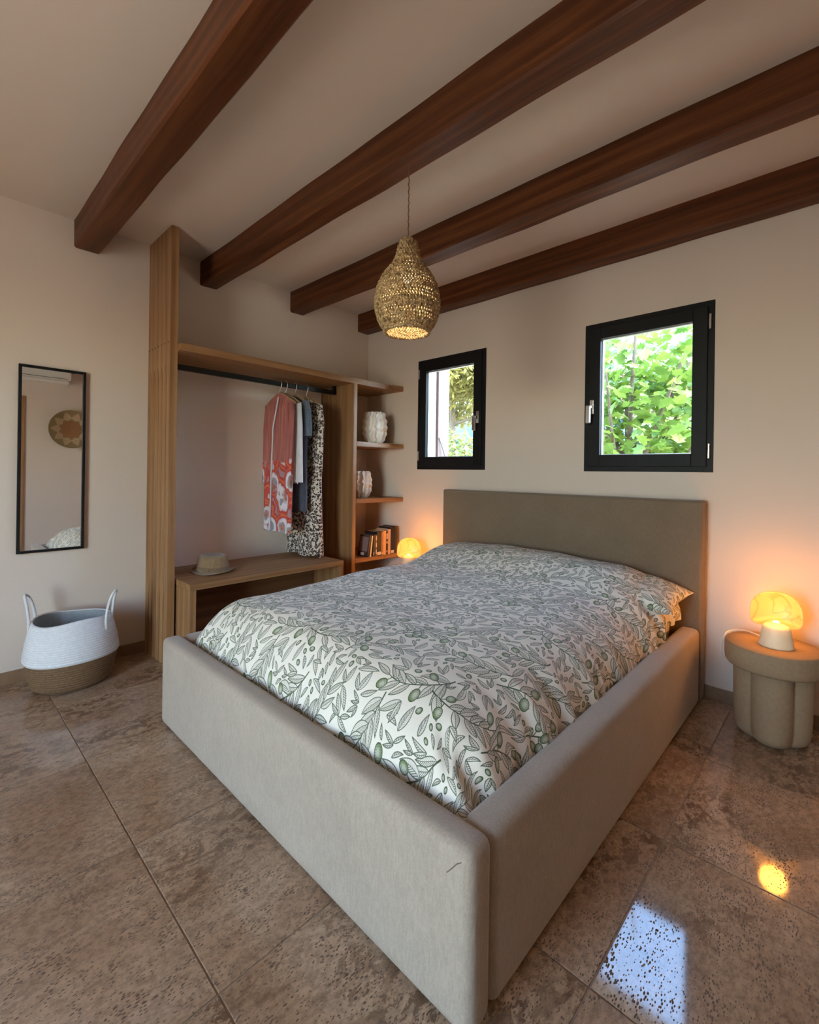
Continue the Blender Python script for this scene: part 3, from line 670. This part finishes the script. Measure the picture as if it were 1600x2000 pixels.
# ------------------------------------------------------------------ vases
def vase(loc, Hh, R, nf, seed, label):
    rnd = random.Random(seed); ph = [rnd.uniform(0, 6.28) for _ in range(nf)]; prof = []
    for k in range(41):
        u = k/40; prof.append((R*(0.60+0.40*math.sin(PI*min(1, (0.06+u*0.86))**1.05)**0.8) if u < 1 else R*0.5, Hh*u))
    prof = [(R*(0.42+0.40*math.sin(PI*(0.10+0.80*(k/40)))**0.9), Hh*k/40) for k in range(41)]
    prof += [(prof[-1][0]*0.82, Hh*1.0), (prof[-1][0]*0.72, Hh*0.93), (prof[-1][0]*0.5, Hh*0.7)]
    def rf(r, z, a, i):
        if i > 40: return r
        k = a/(2*PI)*nf; j = int(round(k)) % nf
        off = 0.10*math.sin(z/Hh*22+ph[j])+0.06*math.sin(z/Hh*37+ph[j]*2)
        d = abs((k-off-j+nf/2) % nf-nf/2)
        fin = max(0, 1-d/0.24)**0.8
        return r+R*0.36*fin*(0.85+0.15*math.sin(z/Hh*30+ph[j]))*min(1, 0.35+z/Hh*4)
    V, F = lathe(prof, 180, rf)
    o = mesh_obj('ruffled_vase', V, F, 'ceramic', loc=loc, smooth=True); return tag(o, label, 'vase', 'white ruffled vases on the corner shelves')
vase((-2.99, 2.70, 1.435), 0.268, 0.098, 11, 1, 'taller white ruffled ceramic vase on the upper corner shelf')
vase((-3.045, 2.605, 0.970), 0.225, 0.082, 11, 2, 'shorter white ruffled ceramic vase on the middle corner shelf')

# ------------------------------------------------------------------ books on the lowest corner shelf
for nm, c in (('book_black', (0.012, 0.011, 0.012)), ('book_cream', (0.62, 0.50, 0.34)), ('book_brown', (0.20, 0.085, 0.04)), ('book_orange', (0.66, 0.38, 0.16)), ('book_pink', (0.62, 0.38, 0.26)), ('book_grey', (0.22, 0.15, 0.14)), ('book_tan', (0.36, 0.18, 0.08)), ('book_dark', (0.05, 0.025, 0.02)), ('page_paper', (0.60, 0.52, 0.40)), ('label_pale', (0.62, 0.55, 0.48))):
    simple(nm, c, 0.5, var=0.06, nscale=60)
def book(y, th, hh, dd, cover, label, lean=0.0, xf=-2.872, extra=None):
    zs = 0.485; t = thing('book', (xf-dd/2, y+th/2, zs), label, 'book', 'books on the lowest corner shelf'); t.rotation_euler = (lean, 0, 0)
    bm = bmesh.new(); c = 0.0022
    add_box(bm, -dd/2, dd/2, -th/2, -th/2+c, 0, hh, 0.0006, 1); add_box(bm, -dd/2, dd/2, th/2-c, th/2, 0, hh, 0.0006, 1); add_box(bm, dd/2-c, dd/2, -th/2, th/2, 0, hh, 0.0006, 1)
    bm_obj('cover', bm, cover, t)
    bm = bmesh.new(); add_box(bm, -dd/2+0.004, dd/2-c, -th/2+c, th/2-c, 0.003, hh-0.003); bm_obj('pages', bm, 'page_paper', t)
    for (z0, z1, w, mt) in (extra or []):
        bm = bmesh.new(); add_box(bm, dd/2, dd/2+0.0006, -th*w/2, th*w/2, z0*hh, z1*hh); bm_obj('spine_label', bm, mt, t)
    return t
b0 = book(2.528, 0.012, 0.178, 0.125, 'book_dark', 'dark brown book with pale cover panel leaning at the row\'s left end', lean=-0.16)
bm = bmesh.new(); add_box(bm, -0.052, 0.050, -0.0066, -0.006, 0.045, 0.165); bm_obj('cover_picture', bm, 'book_grey', b0)
bm = bmesh.new(); add_box(bm, -0.030, 0.012, -0.0066, -0.006, 0.012, 0.034); bm_obj('cover_title', bm, 'label_pale', b0)
book(2.556, 0.015, 0.175, 0.13, 'book_cream', 'thin cream-spined book leaning beside the dark framed one', lean=-0.12)
book(2.587, 0.022, 0.178, 0.13, 'book_black', 'black book with grey foot label, third from the divider', lean=-0.06, extra=[(0.05, 0.22, 0.8, 'book_grey')])
book(2.620, 0.012, 0.178, 0.13, 'book_grey', 'thin book with white-striped spine before the thick black one', extra=[(0.1, 0.3, 0.9, 'label_pale'), (0.42, 0.62, 0.9, 'label_pale'), (0.75, 0.93, 0.9, 'label_pale')])
book(2.633, 0.050, 0.200, 0.15, 'book_black', 'thick black book with white label at spine foot', extra=[(0.03, 0.16, 0.85, 'label_pale')])
book(2.684, 0.020, 0.198, 0.15, 'book_tan', 'brown spined book between thick black and wide cream ones', extra=[(0.05, 0.12, 0.7, 'label_pale')])
book(2.705, 0.033, 0.203, 0.15, 'book_orange', 'wide plain orange-cream spined book')
book(2.739, 0.022, 0.185, 0.13, 'book_dark', 'short dark book with pale blotches on its spine', extra=[(0.10, 0.18, 0.6, 'label_pale'), (0.5, 0.62, 0.7, 'label_pale'), (0.7, 0.97, 0.8, 'book_cream')])
book(2.762, 0.030, 0.212, 0.15, 'book_pink', 'pinkish cream spined book left of the tall black ones')
book(2.793, 0.045, 0.228, 0.15, 'book_black', 'tall black book with small white block at spine foot', extra=[(0.02, 0.13, 0.8, 'label_pale')])
book(2.839, 0.026, 0.232, 0.15, 'book_dark', 'tall dark book nearest the window wall')

# ------------------------------------------------------------------ belly basket
bk = thing('belly_basket', (-3.11, 0.585, 0.0), 'two-tone rope belly basket, white above brown, on the floor', 'basket')
def brf(r, z, a, i): return (r*(1+0.08*math.cos(2*(a-1.35)))*(1-0.02*math.sin(3*a)), z+(0.007*math.sin(2*a+0.6)+0.004*math.cos(3*a))*(z/0.37)**2)
def coil(pr, per=6, amp=0.0026):
    out = []
    for (r0_, z0_), (r1_, z1_) in zip(pr[:-1], pr[1:]):
        L_ = math.hypot(r1_-r0_, z1_-z0_); n = max(1, int(round(L_/0.0125))); nxr, nzr = (z1_-z0_)/L_, -(r1_-r0_)/L_
        for k in range(n):
            for q in range(4):
                u = (k+q/4)/n; h = amp*abs(math.sin(PI*q/4))
                out.append((r0_+(r1_-r0_)*u+nxr*h, z0_+(z1_-z0_)*u+nzr*h))
    out.append(pr[-1]); return out
low = coil([(0.150, 0.004), (0.172, 0.02), (0.186, 0.06), (0.197, 0.11), (0.204, 0.158)]); V, F = lathe([(0.02, 0.003)]+low, 72, brf, True, False); mesh_obj('brown_base', V, F, 'basket_brown', bk, smooth=True)
hi = coil([(0.206, 0.158), (0.214, 0.168), (0.212, 0.19), (0.203, 0.25), (0.190, 0.31), (0.176, 0.365)]); V, F = lathe(hi+[(0.172, 0.372), (0.168, 0.366)], 72, brf, False, False); mesh_obj('white_body', V, F, 'basket_white', bk, smooth=True)
V, F = lathe([(0.168, 0.366), (0.182, 0.30), (0.195, 0.24), (0.203, 0.19), (0.190, 0.14), (0.17, 0.02), (0.02, 0.012)], 72, brf, False, True); mesh_obj('lining', V, F, 'basket_inside', bk, smooth=True)
for ang in (-2.0, 1.02):
    c, s_ = math.cos(ang), math.sin(ang); tn = (-s_, c); r_ = 0.181
    def P(e, dr, z): return ((r_+dr)*c+tn[0]*e, (r_+dr)*s_+tn[1]*e, z)
    pts = bez(P(-0.05, 0.012, 0.30), P(-0.05, 0.0, 0.40), P(-0.045, 0.035, 0.50), P(0, 0.045, 0.505), 10)+bez(P(0, 0.045, 0.505), P(0.045, 0.035, 0.50), P(0.05, 0.0, 0.40), P(0.05, 0.012, 0.30), 10)[1:]
    V, F = tube(pts, 0.0075, 8); mesh_obj('handle', V, F, 'basket_white', bk, smooth=True)

# ------------------------------------------------------------------ bed
BXL, BXR, BYF, BYH = -2.335, -0.556, 0.783, 2.885
bd = thing('bed_frame', ((BXL+BXR)/2, 1.8, 0), 'grey-beige upholstered bed frame with deep rails and plain headboard', 'bed')
def puffy(name, x0, x1, y0, y1, z0, z1, rad, mat, parent, bulge=0.004, seg=5, axis=1):
    bm = bmesh.new(); add_box(bm, x0, x1, y0, y1, z0, z1, rad, seg)
    bmesh.ops.subdivide_edges(bm, edges=[e for e in bm.edges if e.calc_length() > 0.2], cuts=6, use_grid_fill=True)
    o = bm_obj(name, bm, mat, parent, smooth=True); return keep(o, parent) if parent else o
puffy('foot_panel', BXL, BXR, BYF, BYF+0.088, 0.006, 0.402, 0.034, 'bed_fabric', bd)
puffy('side_rail', BXR-0.095, BXR, BYF+0.090, 2.80, 0.006, 0.396, 0.034, 'bed_fabric', bd)
puffy('side_rail', BXL, BXL+0.095, BYF+0.090, 2.80, 0.006, 0.396, 0.034, 'bed_fabric', bd)
puffy('headboard', BXL+0.03, BXR+0.002, 2.802, 2.900, 0.006, 1.062, 0.016, 'headboard_fabric', bd)
keep(box('slatted_base', BXL+0.096, BXR-0.096, BYF+0.09, 2.80, 0.05, 0.18, 'bench_dark', bev=0), bd)
cc = Vector((BXR-0.034, BYF+0.034, 0.402-0.034)); sm_ = [Vector((BXR-0.062, BYF-0.0003, 0.335)), Vector((BXR-0.048, BYF-0.0004, 0.352))]+[cc+Vector(q).normalized()*0.0342 for q in ((-0.05, -1, 0.0), (0.25, -0.9, 0.22), (0.5, -0.7, 0.45), (0.7, -0.4, 0.6))]
V, F = tube(sm_, 0.0014, 6); keep(mesh_obj('corner_seam', V, F, 'headboard_fabric', smooth=True), bd)
V, F = tube([(BXR+0.0025, 2.885, z) for z in np.linspace(0.05, 1.04, 12)], 0.0018, 6); keep(mesh_obj('headboard_piping', V, F, 'bed_fabric', smooth=True), bd)
V, F = tube([(BXL+0.06, 2.8005, 1.05), (BXR-0.02, 2.8005, 1.05)], 0.0016, 6); keep(mesh_obj('headboard_piping', V, F, 'headboard_fabric', smooth=True), bd)
MX0, MX1, MY0, MY1 = BXL+0.100, BXR-0.100, BYF+0.100, 2.795
mt = box('mattress', MX0+0.03, MX1-0.035, MY0+0.10, MY1, 0.182, 0.435, 'mattress_fabric', bev=0.045, seg=3, smooth=True); tag(mt, 'cream mattress showing between duvet and rail beside the headboard', 'mattress')

# duvet
def duvet_z(x, y):
    """returns top height before edge rounding"""
    u = (x-MX0)/(MX1-MX0); v = (y-MY0)/(MY1-MY0)
    z = 0.578+0.018*math.sin(PI*min(1, max(0, u)))+0.02*v
    pv = max(0, min(1, (v-0.66)/0.22)); pv = pv*pv*(3-2*pv); back = max(0, min(1, (v-0.93)/0.07)); pv *= (1-0.35*back*back)
    pu = 0.55+0.45*min(1, max(0, math.sin(PI*(0.10+0.86*(1-u)))))
    lump = 1+0.12*math.sin(u*PI*2.0+0.6)*1.0
    z += 0.105*pv*pu*lump
    z += 0.006*math.sin(x*5.2+y*3.1)+0.005*math.sin(x*3.3-y*6.3+1.0)+0.0025*math.sin(x*17+2*math.sin(y*9))
    return z
nu, nv = 260, 280
def eparam(t, L_, ra, rb):
    """t in 0..1 -> (distance along, height factor) with quarter-round ends of radii ra, rb"""
    la, lb = ra*1.57, rb*1.57; tot = la+(L_-ra-rb)+lb; s_ = t*tot
    if s_ < la: a = s_/ra; return ra*(1-math.cos(a)), math.sin(a), s_
    if s_ > tot-lb: a = (tot-s_)/rb; return L_-rb*(1-math.cos(a)), math.sin(a), s_
    return ra+(s_-la), 1.0, s_
V = []; UV = []; F = []
X0, X1, Y0, Y1 = MX0-0.004, MX1+0.012, MY0-0.004, 2.797
for j in range(nv+1):
    dy, hy, sy = eparam(j/nv, Y1-Y0, 0.20, 0.06); y = Y0+dy
    for i in range(nu+1):
        dx, hx, sx_ = eparam(i/nu, X1-X0, 0.17, 0.30); x = X0+dx
        v = (y-Y0)/(Y1-Y0); u = (x-X0)/(X1-X0)
        zb = 0.310+0.0*v
        if u > 0.5:
            q_ = max(0, min(1, (v-0.60)/0.36)); zb += 0.135*q_*q_*(3-2*q_)
        zt = duvet_z(x, y)
        hf = (max(0, hx)**0.85)*(max(0, hy)**0.85)
        z = zb+(zt-zb)*hf
        eR = max(0, 1-(X1-x)/0.30); eF = max(0, 1-(y-Y0)/0.20); eL = max(0, 1-(x-X0)/0.17)
        rip = 0.0075*eR**1.2*math.sin(y*46+3*math.sin(y*7)+4*u)+0.006*eR**2*math.sin(y*83+2)
        rip += 0.006*eF**2*math.sin(x*38+2*math.sin(x*9)); rip += 0.003*eL**2*math.sin(y*40)
        cr = max(0, 1-math.hypot((X1-x)/0.22, (y-Y0)/0.22)); rip += 0.012*cr*math.sin((X1-x)*75-(y-Y0)*60)
        z += rip*(0.4+0.6*hf)
        xo = 0.012*eR*math.sin(y*31+1.3*math.sin(y*13)) + 0.006*eR*eR*math.sin(y*70)
        yo = -0.006*eF*math.sin(x*25)
        V.append((x+xo*(1 if j > 2 else 0), y+yo, z)); UV.append((sx_+0.03*math.sin(y*2), sy))
for j in range(nv):
    for i in range(nu): a = j*(nu+1)+i; F.append((a, a+1, a+nu+2, a+nu+1))
dv = mesh_obj('duvet', V, F, 'olive_print_cotton', smooth=True, uv=UV); tag(dv, 'white duvet printed with green olive branches spread over the bed', 'duvet')
# pillow whose corner sticks out below the headboard
pn = 40; V = []; UV = []; F = []
for side in (1, -1):
    for j in range(pn+1):
        for i in range(pn+1):
            u = i/pn*2-1; v = j/pn*2-1
            pin = 1-0.10*(1-abs(u)**2)*abs(v)**6; pin2 = 1-0.08*(1-abs(v)**2)*abs(u)**6
            th = 0.060*((1-u**4)*(1-v**4))**0.6
            V.append((0.33*u*pin2, 0.19*v*pin, side*th+0.003*math.sin(9*u+5*v)*(1-u*u))); UV.append((0.33*u+1.1, 0.19*v+2.2))
    off = 0 if side == 1 else (pn+1)**2
    for j in range(pn):
        for i in range(pn):
            a = off+j*(pn+1)+i; q = (a, a+1, a+pn+2, a+pn+1); F.append(q if side == 1 else q[::-1])
pw_ = mesh_obj('pillow', V, F, 'olive_print_cotton', smooth=True, uv=UV, loc=(-0.915, 2.605, 0.603)); pw_.rotation_euler = (0.10, 0.13, -0.03)
tag(pw_, 'olive-print pillow whose corner pokes out at the right of the headboard', 'pillow')

# ------------------------------------------------------------------ pendant lamp
PD = Vector((-1.367, 1.408, 0))
bk.scale = (0.94, 0.94, 1)
pd = thing('pendant_lamp', (PD.x, PD.y, 2.49), 'gourd-shaped woven seagrass pendant lamp hanging from a beam', 'pendant lamp')
zc0 = 2.175
V1, F1 = tube([(0.0012*math.cos(k*0.9), 0.0012*math.sin(k*0.9), -k*0.0045) for k in range(73)], 0.0026, 6)
mesh_obj('cord', V1, F1, 'twisted_cord', pd, smooth=True)
gprof = [(0.018, 0.000), (0.034, -0.012), (0.040, -0.035), (0.045, -0.06), (0.052, -0.085), (0.064, -0.108), (0.084, -0.132), (0.104, -0.16), (0.121, -0.195), (0.1315, -0.235), (0.135, -0.27), (0.132, -0.305), (0.124, -0.335), (0.112, -0.362), (0.098, -0.383), (0.089, -0.392)]
gr = np.array([p[0] for p in gprof]); gz = np.array([p[1] for p in gprof])
sl = np.concatenate([[0], np.cumsum(np.hypot(np.diff(gr), np.diff(gz)))])
parts = []; rows = int(sl[-1]/0.0112); rndp = random.Random(5)
for k in range(rows+1):
    s0 = sl[-1]*k/rows; R_ = float(np.interp(s0, sl, gr)); n = max(14, int(2*PI*R_/0.0125)); pts = []
    per = 4
    for q in range(n*per):
        a = 2*PI*q/(n*per)+k*0.37; ss = s0+0.0072*math.sin(2*PI*q/per+0.8+k)+rndp.uniform(-.0016, .0016)
        r_ = float(np.interp(ss, sl, gr)) + 0.0030*math.cos(2*PI*q/per)+rndp.uniform(-.0014, .0014)
        z_ = float(np.interp(ss, sl, gz)) if ss < sl[-1] else gz[-1]-(ss-sl[-1])
        pts.append((r_*math.cos(a), r_*math.sin(a), z_))
    parts.append(tube(pts, 0.0034+0.0006*rndp.random(), 5, closed=True))
V, F = merge(*parts)
sh = mesh_obj('woven_shade', V, F, 'seagrass', pd, smooth=True, loc=(0, 0, zc0-2.49)); sh['kind'] = 'stuff'
V, F = tube([(0.096*math.cos(a), 0.096*math.sin(a), -0.392+0.002*math.sin(a*30)) for a in np.linspace(0, 2*PI, 120)[:-1]], 0.0055, 6, closed=True); mesh_obj('rim', V, F, 'seagrass', pd, smooth=True, loc=(0, 0, zc0-2.49))
V, F = lathe([(0.010, -0.02), (0.017, -0.022), (0.019, -0.03), (0.019, -0.075), (0.014, -0.08)], 16); mesh_obj('lamp_holder', V, F, 'black_metal', pd, smooth=True, loc=(0, 0, zc0-2.49))
V, F = lathe([(0.010, -0.080), (0.013, -0.09), (0.022, -0.110), (0.029, -0.132), (0.030, -0.150), (0.024, -0.170), (0.012, -0.180), (0.002, -0.182)], 20); mesh_obj('bulb', V, F, 'bulb_glow', pd, smooth=True, loc=(0, 0, zc0-2.49))
ld = bpy.data.lights.new('pendant_light', 'POINT'); ld.energy = 4.0; ld.color = (1.0, 0.92, 0.66); ld.shadow_soft_size = 0.03
lo = bpy.data.objects.new('pendant_light', ld); COL.objects.link(lo); lo.parent = pd; lo.location = (0, 0, zc0-2.49-0.235)

# ------------------------------------------------------------------ nightstands and lamps
def nightstand(x, y, label):
    t = thing('nightstand', (x, y, 0), label, 'nightstand'); t.scale = (0.89, 0.89, 1)
    V, F = lathe([(0.17, 0.322), (0.195, 0.326), (0.203, 0.336), (0.205, 0.36), (0.205, 0.405), (0.203, 0.418), (0.196, 0.425), (0.10, 0.426), (0.01, 0.426)], 72); mesh_obj('top', V, F, 'table_plaster', t, smooth=True)
    def rf(r, z, a, i):
        best = 0
        for k in range(4):
            b = -1.47+k*PI/2; c0 = 0.078; rr = 0.086; d = a-b
            q = rr*rr-(c0*math.sin(d))**2
            if q > 0:
                best = max(best, c0*math.cos(d)+math.sqrt(q))
        return best*r/0.164
    prof = [(0.100, 0.0), (0.128, 0.003), (0.146, 0.014), (0.155, 0.032), (0.160, 0.06), (0.163, 0.12), (0.164, 0.2), (0.166, 0.325)]
    V, F = lathe(prof, 120, rf); mesh_obj('lobed_base', V, F, 'table_plaster', t, smooth=True)
    return t
def table_lamp(x, y, z, rot, label, power):
    t = thing('table_lamp', (x, y, z), label, 'table lamp', 'lit table lamps on the nightstands'); t.rotation_euler = (0, 0, rot)
    # base: squat cone with rounded shoulder, front at -y
    V, F = lathe([(0.060, 0.0), (0.063, 0.003), (0.062, 0.008), (0.056, 0.045), (0.050, 0.082), (0.044, 0.094), (0.03, 0.100), (0.004, 0.102)], 48, lambda r, z, a, i: r*(1.05-0.12*math.sin(a)**2))
    mesh_obj('base', V, F, 'lamp_base', t, smooth=True)
    # dish: shallow rounded-D shell standing behind the base
    n = 64; m = 14; V = []; F = []
    def outline(a):
        ca, sa = math.cos(a), math.sin(a); e = 0.80 if sa > 0 else 0.42
        X = 0.098*math.copysign(abs(ca)**(0.9 if sa > 0 else 0.55), ca); Z = (0.105 if sa > 0 else 0.058)*math.copysign(abs(sa)**e, sa); return X, Z
    for sd_ in (0, 1):
        for j in range(m+1):
            q = j/m
            for k in range(n):
                X, Z = outline(2*PI*k/n); q_ = q if q < 1 else 1
                dep = 0.030*(1-q_**2.5) + (0.010 if sd_ else 0.0)*(1-0.4*q_)
                V.append((X*q_*(1.0 if not sd_ else 0.99), dep, Z*q_))
    for sd_ in (0, 1):
        o_ = sd_*(m+1)*n
        for j in range(m):
            for k in range(n):
                k2 = (k+1) % n; f_ = (o_+j*n+k, o_+j*n+k2, o_+(j+1)*n+k2, o_+(j+1)*n+k); F.append(f_ if sd_ == 0 else f_[::-1])
    for k in range(n): k2 = (k+1) % n; F.append((m*n+k, m*n+k2, (m+1)*n+m*n+k2, (m+1)*n+m*n+k))
    d = mesh_obj('alabaster_dish', V, F, 'alabaster', t, smooth=True, loc=(0.0, 0.062, 0.128)); d.rotation_euler = (-0.16, 0, 0)
    V, F = tube([(0, 0.03, 0.06), (0, 0.080, 0.085)], 0.010, 12); mesh_obj('stem', V, F, 'lamp_base', t, smooth=True)
    V, F = lathe([(0.002, -0.016), (0.012, -0.012), (0.016, 0.0), (0.012, 0.012), (0.002, 0.016)], 20); mesh_obj('bulb', V, F, 'lamp_bulb_glow', t, smooth=True, loc=(0, 0.034, 0.092))
    d_ = bpy.data.lights.new('lamp_light', 'POINT'); d_.energy = power; d_.color = (1.0, 0.36, 0.05); d_.shadow_soft_size = 0.05
    o = bpy.data.objects.new('lamp_light', d_); COL.objects.link(o); o.parent = t; o.location = (0, -0.02, 0.19)
    d2 = bpy.data.lights.new('wall_glow_fill', 'POINT'); d2.energy = power*0.5; d2.color = (1.0, 0.36, 0.055); d2.shadow_soft_size = 0.03  # added second light behind the dish for the glow on the wall
    o = bpy.data.objects.new('wall_glow_fill', d2); COL.objects.link(o); o.parent = t; o.location = (0, 0.122, 0.130)
    return t
nightstand(-0.247, 2.690, 'round plaster nightstand with lobed base right of the bed')
nightstand(-2.56, 2.690, 'round plaster nightstand left of the bed behind the duvet')
table_lamp(-0.232, 2.665, 0.426, 0.12, 'glowing alabaster dish lamp on the right nightstand', 4.2)
table_lamp(-2.545, 2.68, 0.426, 0.75, 'glowing alabaster dish lamp left of the bed beside the books', 4.0)
pts = bez((-0.28, 2.72, 0.432), (-0.34, 2.82, 0.436), (-0.41, 2.80, 0.440), (-0.431, 2.72, 0.426), 14)+bez((-0.431, 2.72, 0.426), (-0.452, 2.66, 0.38), (-0.455, 2.70, 0.28), (-0.405, 2.74, 0.285), 12)[1:]+bez((-0.405, 2.74, 0.285), (-0.39, 2.80, 0.29), (-0.39, 2.87, 0.2), (-0.39, 2.885, 0.06), 10)[1:]
V, F = tube(pts, 0.0032, 8); o = mesh_obj('lamp_cord', V, F, 'cord_white', smooth=True); tag(o, 'white cable looping over the edge of the right nightstand', 'cable')

# ------------------------------------------------------------------ outside
g = box('ground', -30, 30, -30, 40, -0.5, -0.14, 'soil', bev=0); struct(g)
te = box('pavement', -7, 6, YB-WT-7, YB-WT, -0.14, -0.02, 'terrace_stone', bev=0.01); te['kind'] = 'structure'
def leafshape(nm, mat, L_, Wd, lobes=False):
    if lobes:
        out = [(0, 0), (0.18, 0.10), (0.42, 0.20), (0.30, 0.34), (0.50, 0.58), (0.26, 0.56), (0.22, 0.74), (0, 1.0)]
    else: out = [(0, 0), (0.30, 0.25), (0.36, 0.55), (0.0, 1.0)]
    V = []; F = []; n = len(out)
    for (a, b) in out: V.append((-a*Wd, b*L_, 0.12*a*Wd-0.1*b*b*L_))
    for (a, b) in out[1:-1]: V.append((a*Wd, b*L_, 0.12*a*Wd-0.1*b*b*L_))
    # fan around the midrib
    mid = len(V); V.append((0, 0.5*L_, -0.02*L_))
    loop = list(range(n))+list(range(n+n-3, n-1, -1))
    for k in range(len(loop)): F.append((mid, loop[k], loop[(k+1) % len(loop)]))
    return np.array(V), F
def rot_rand(rnd, droop=0.5):
    return Matrix.Rotation(rnd.uniform(0, 2*PI), 3, 'Z') @ Matrix.Rotation(rnd.uniform(-1.1, 0.9), 3, 'X') @ Matrix.Rotation(rnd.uniform(-0.8, 0.8), 3, 'Y')
def leaf_mass(name, mat, pts, L_, Wd, rnd, parent, lobes=False):
    LV, LF = leafshape('l', mat, L_, Wd, lobes); V = []; F = []
    for p in pts:
        R_ = np.array(rot_rand(rnd))*rnd.uniform(0.7, 1.25); o = len(V); V += list((LV @ R_.T)+np.array(p)); F += [tuple(i+o for i in f_) for f_ in LF]
    ob = mesh_obj(name, V, F, mat, parent); ob['kind'] = 'stuff'; return ob
def blob_pts(rnd, n, c, r, shell=0.5):
    out = []
    while len(out) < n:
        d = Vector((rnd.gauss(0, 1), rnd.gauss(0, 1), rnd.gauss(0, 1))).normalized()*(shell+(1-shell)*rnd.random())
        out.append((c[0]+d.x*r[0], c[1]+d.y*r[1], c[2]+d.z*r[2]))
    return out
rnd = random.Random(21)
fg = thing('fig_tree', (-1.9, 5.6, -0.14), 'bright green large-leaved fig tree outside the right window', 'tree')
br = [tube(bez((0, 0, 0), (0.1, 0, 0.6), (-0.05, 0.1, 1.2), (0.1, 0.05, 1.7), 10), [0.10-0.005*i for i in range(11)], 8)]
tips = []
for k in range(11):
    a = k*2.4; zt_ = 1.6+0.14*k; e = (0.95*math.cos(a), 0.8*math.sin(a), zt_+0.5); br.append(tube(bez((0.05, 0.05, 0.7+0.08*k), (0.3*math.cos(a), 0.3*math.sin(a), 1.0+0.1*k), (0.7*math.cos(a), 0.6*math.sin(a), zt_), e, 8), [0.035-0.003*i for i in range(9)], 6)); tips.append(e)
V, F = merge(*br); mesh_obj('trunk', V, F, 'bark', fg, smooth=True)
LV, LF = leafshape('leaf', 'fig_leaf', 0.14, 0.14, True)
lme = bpy.data.meshes.new('leaf'); lme.from_pydata([tuple(v) for v in LV], [], LF); lme.materials.append(MATS['fig_leaf'])
for k in range(280):
    p = (rnd.uniform(-0.75, 1.15), rnd.uniform(-0.95, -0.45), rnd.uniform(1.30, 2.72))
    o = bpy.data.objects.new('leaf', lme); COL.objects.link(o); o.parent = fg; o.location = p; o.rotation_euler = rot_rand(rnd).to_euler(); s_ = rnd.uniform(0.7, 1.2); o.scale = (s_,)*3
leaf_mass('leaf_mass', 'fig_leaf', blob_pts(rnd, 2600, (0.1, 0.25, 2.0), (1.6, 1.0, 1.15), 0.3), 0.13, 0.13, rnd, fg, True)
# conifers beyond: olive-yellow, with a gap of sky between crown and undergrowth
def pine(x, y, h, crown, label, n):
    t = thing('pine_tree', (x, y, -0.14), label, 'tree', 'pines beyond the garden')
    bs = [tube(bez((0, 0, 0), (0.1, 0, h*0.3), (-0.15, 0, h*0.6), (0, 0, h*0.95), 10), [0.16-0.011*i for i in range(11)], 8)]
    for k in range(10):
        a = k*2.1; z_ = h*(0.42+0.05*k); bs.append(tube(bez((0, 0, z_), (0.5*math.cos(a), 0.5*math.sin(a), z_+0.25), (crown*0.6*math.cos(a), crown*0.6*math.sin(a), z_+0.1), (crown*0.9*math.cos(a), crown*0.9*math.sin(a), z_+0.3), 8), [0.05-0.005*i for i in range(9)], 5))
    V, F = merge(*bs); mesh_obj('trunk', V, F, 'bark', t, smooth=True)
    pts = []
    for k in range(16):
        a = rnd.uniform(0, 2*PI); q = crown*math.sqrt(rnd.random())*0.85; c = (q*math.cos(a), q*math.sin(a), h*rnd.uniform(0.66, 0.95)); pts += blob_pts(rnd, n//16, c, (crown*0.42, crown*0.42, h*0.11), 0.2)
    leaf_mass('needle_mass', 'pine_leaf', pts, 0.19, 0.09, rnd, t)
pine(-8.2, 10.4, 4.7, 2.6, 'olive-yellow pine seen through the left window', 11000)
pine(-3.8, 13.6, 4.6, 2.3, 'olive-yellow pine behind the fig tree on its left', 6000)
pine(1.2, 12.0, 4.3, 2.2, 'olive-yellow pine behind the fig tree on its right', 6000)
def shrub(x, y, w, h, label, n, mat='shrub_leaf'):
    t = thing('shrub', (x, y, -0.14), label, 'shrub', 'shrubs beyond the house')
    V, F = merge(*[tube([(0, 0, 0), (0.3*math.cos(a), 0.3*math.sin(a), h*0.6)], 0.03, 5) for a in (0, 2, 4)]); mesh_obj('stems', V, F, 'bark', t)
    leaf_mass('leaf_mass', mat, blob_pts(rnd, n, (0, 0, h*0.5), (w, w*0.7, h*0.5), 0.35), 0.15, 0.12, rnd, t)
shrub(-7.4, 8.9, 1.4, 2.5, 'dry olive-coloured shrub low in the left window', 4200)
shrub(-4.6, 9.2, 1.25, 2.3, 'bushy shrub left of the fig tree', 2200)
shrub(-2.1, 8.5, 1.15, 2.6, 'bushy shrub behind the fig tree trunk', 2200)
shrub(0.6, 8.6, 1.3, 2.2, 'bushy shrub right of the fig tree', 1800)
hl = []; hf_ = []  # blue ridge added to stand in for the blue of the sky
for i in range(61):
    x = -60+i*2; zt_ = 7.0+1.6*math.sin(x*0.11)+0.9*math.sin(x*0.31+1)
    hl += [(x, 34, -0.5), (x, 36+2*math.sin(x), zt_*0.6), (x, 42, zt_), (x, 52, -0.5)]
for i in range(60):
    for k in range(3): hf_.append((i*4+k, i*4+k+1, i*4+k+5, i*4+k+4))
simple('sky_blue_ridge', (0.045, 0.14, 0.20), 0.95, var=0.2, nscale=0.5)
hh = mesh_obj('sky_ridge', hl, hf_, 'sky_blue_ridge', smooth=True); hh['kind'] = 'structure'
shrub(-10.6, 9.6, 1.5, 2.2, 'shrub furthest along beyond the left window', 1500)
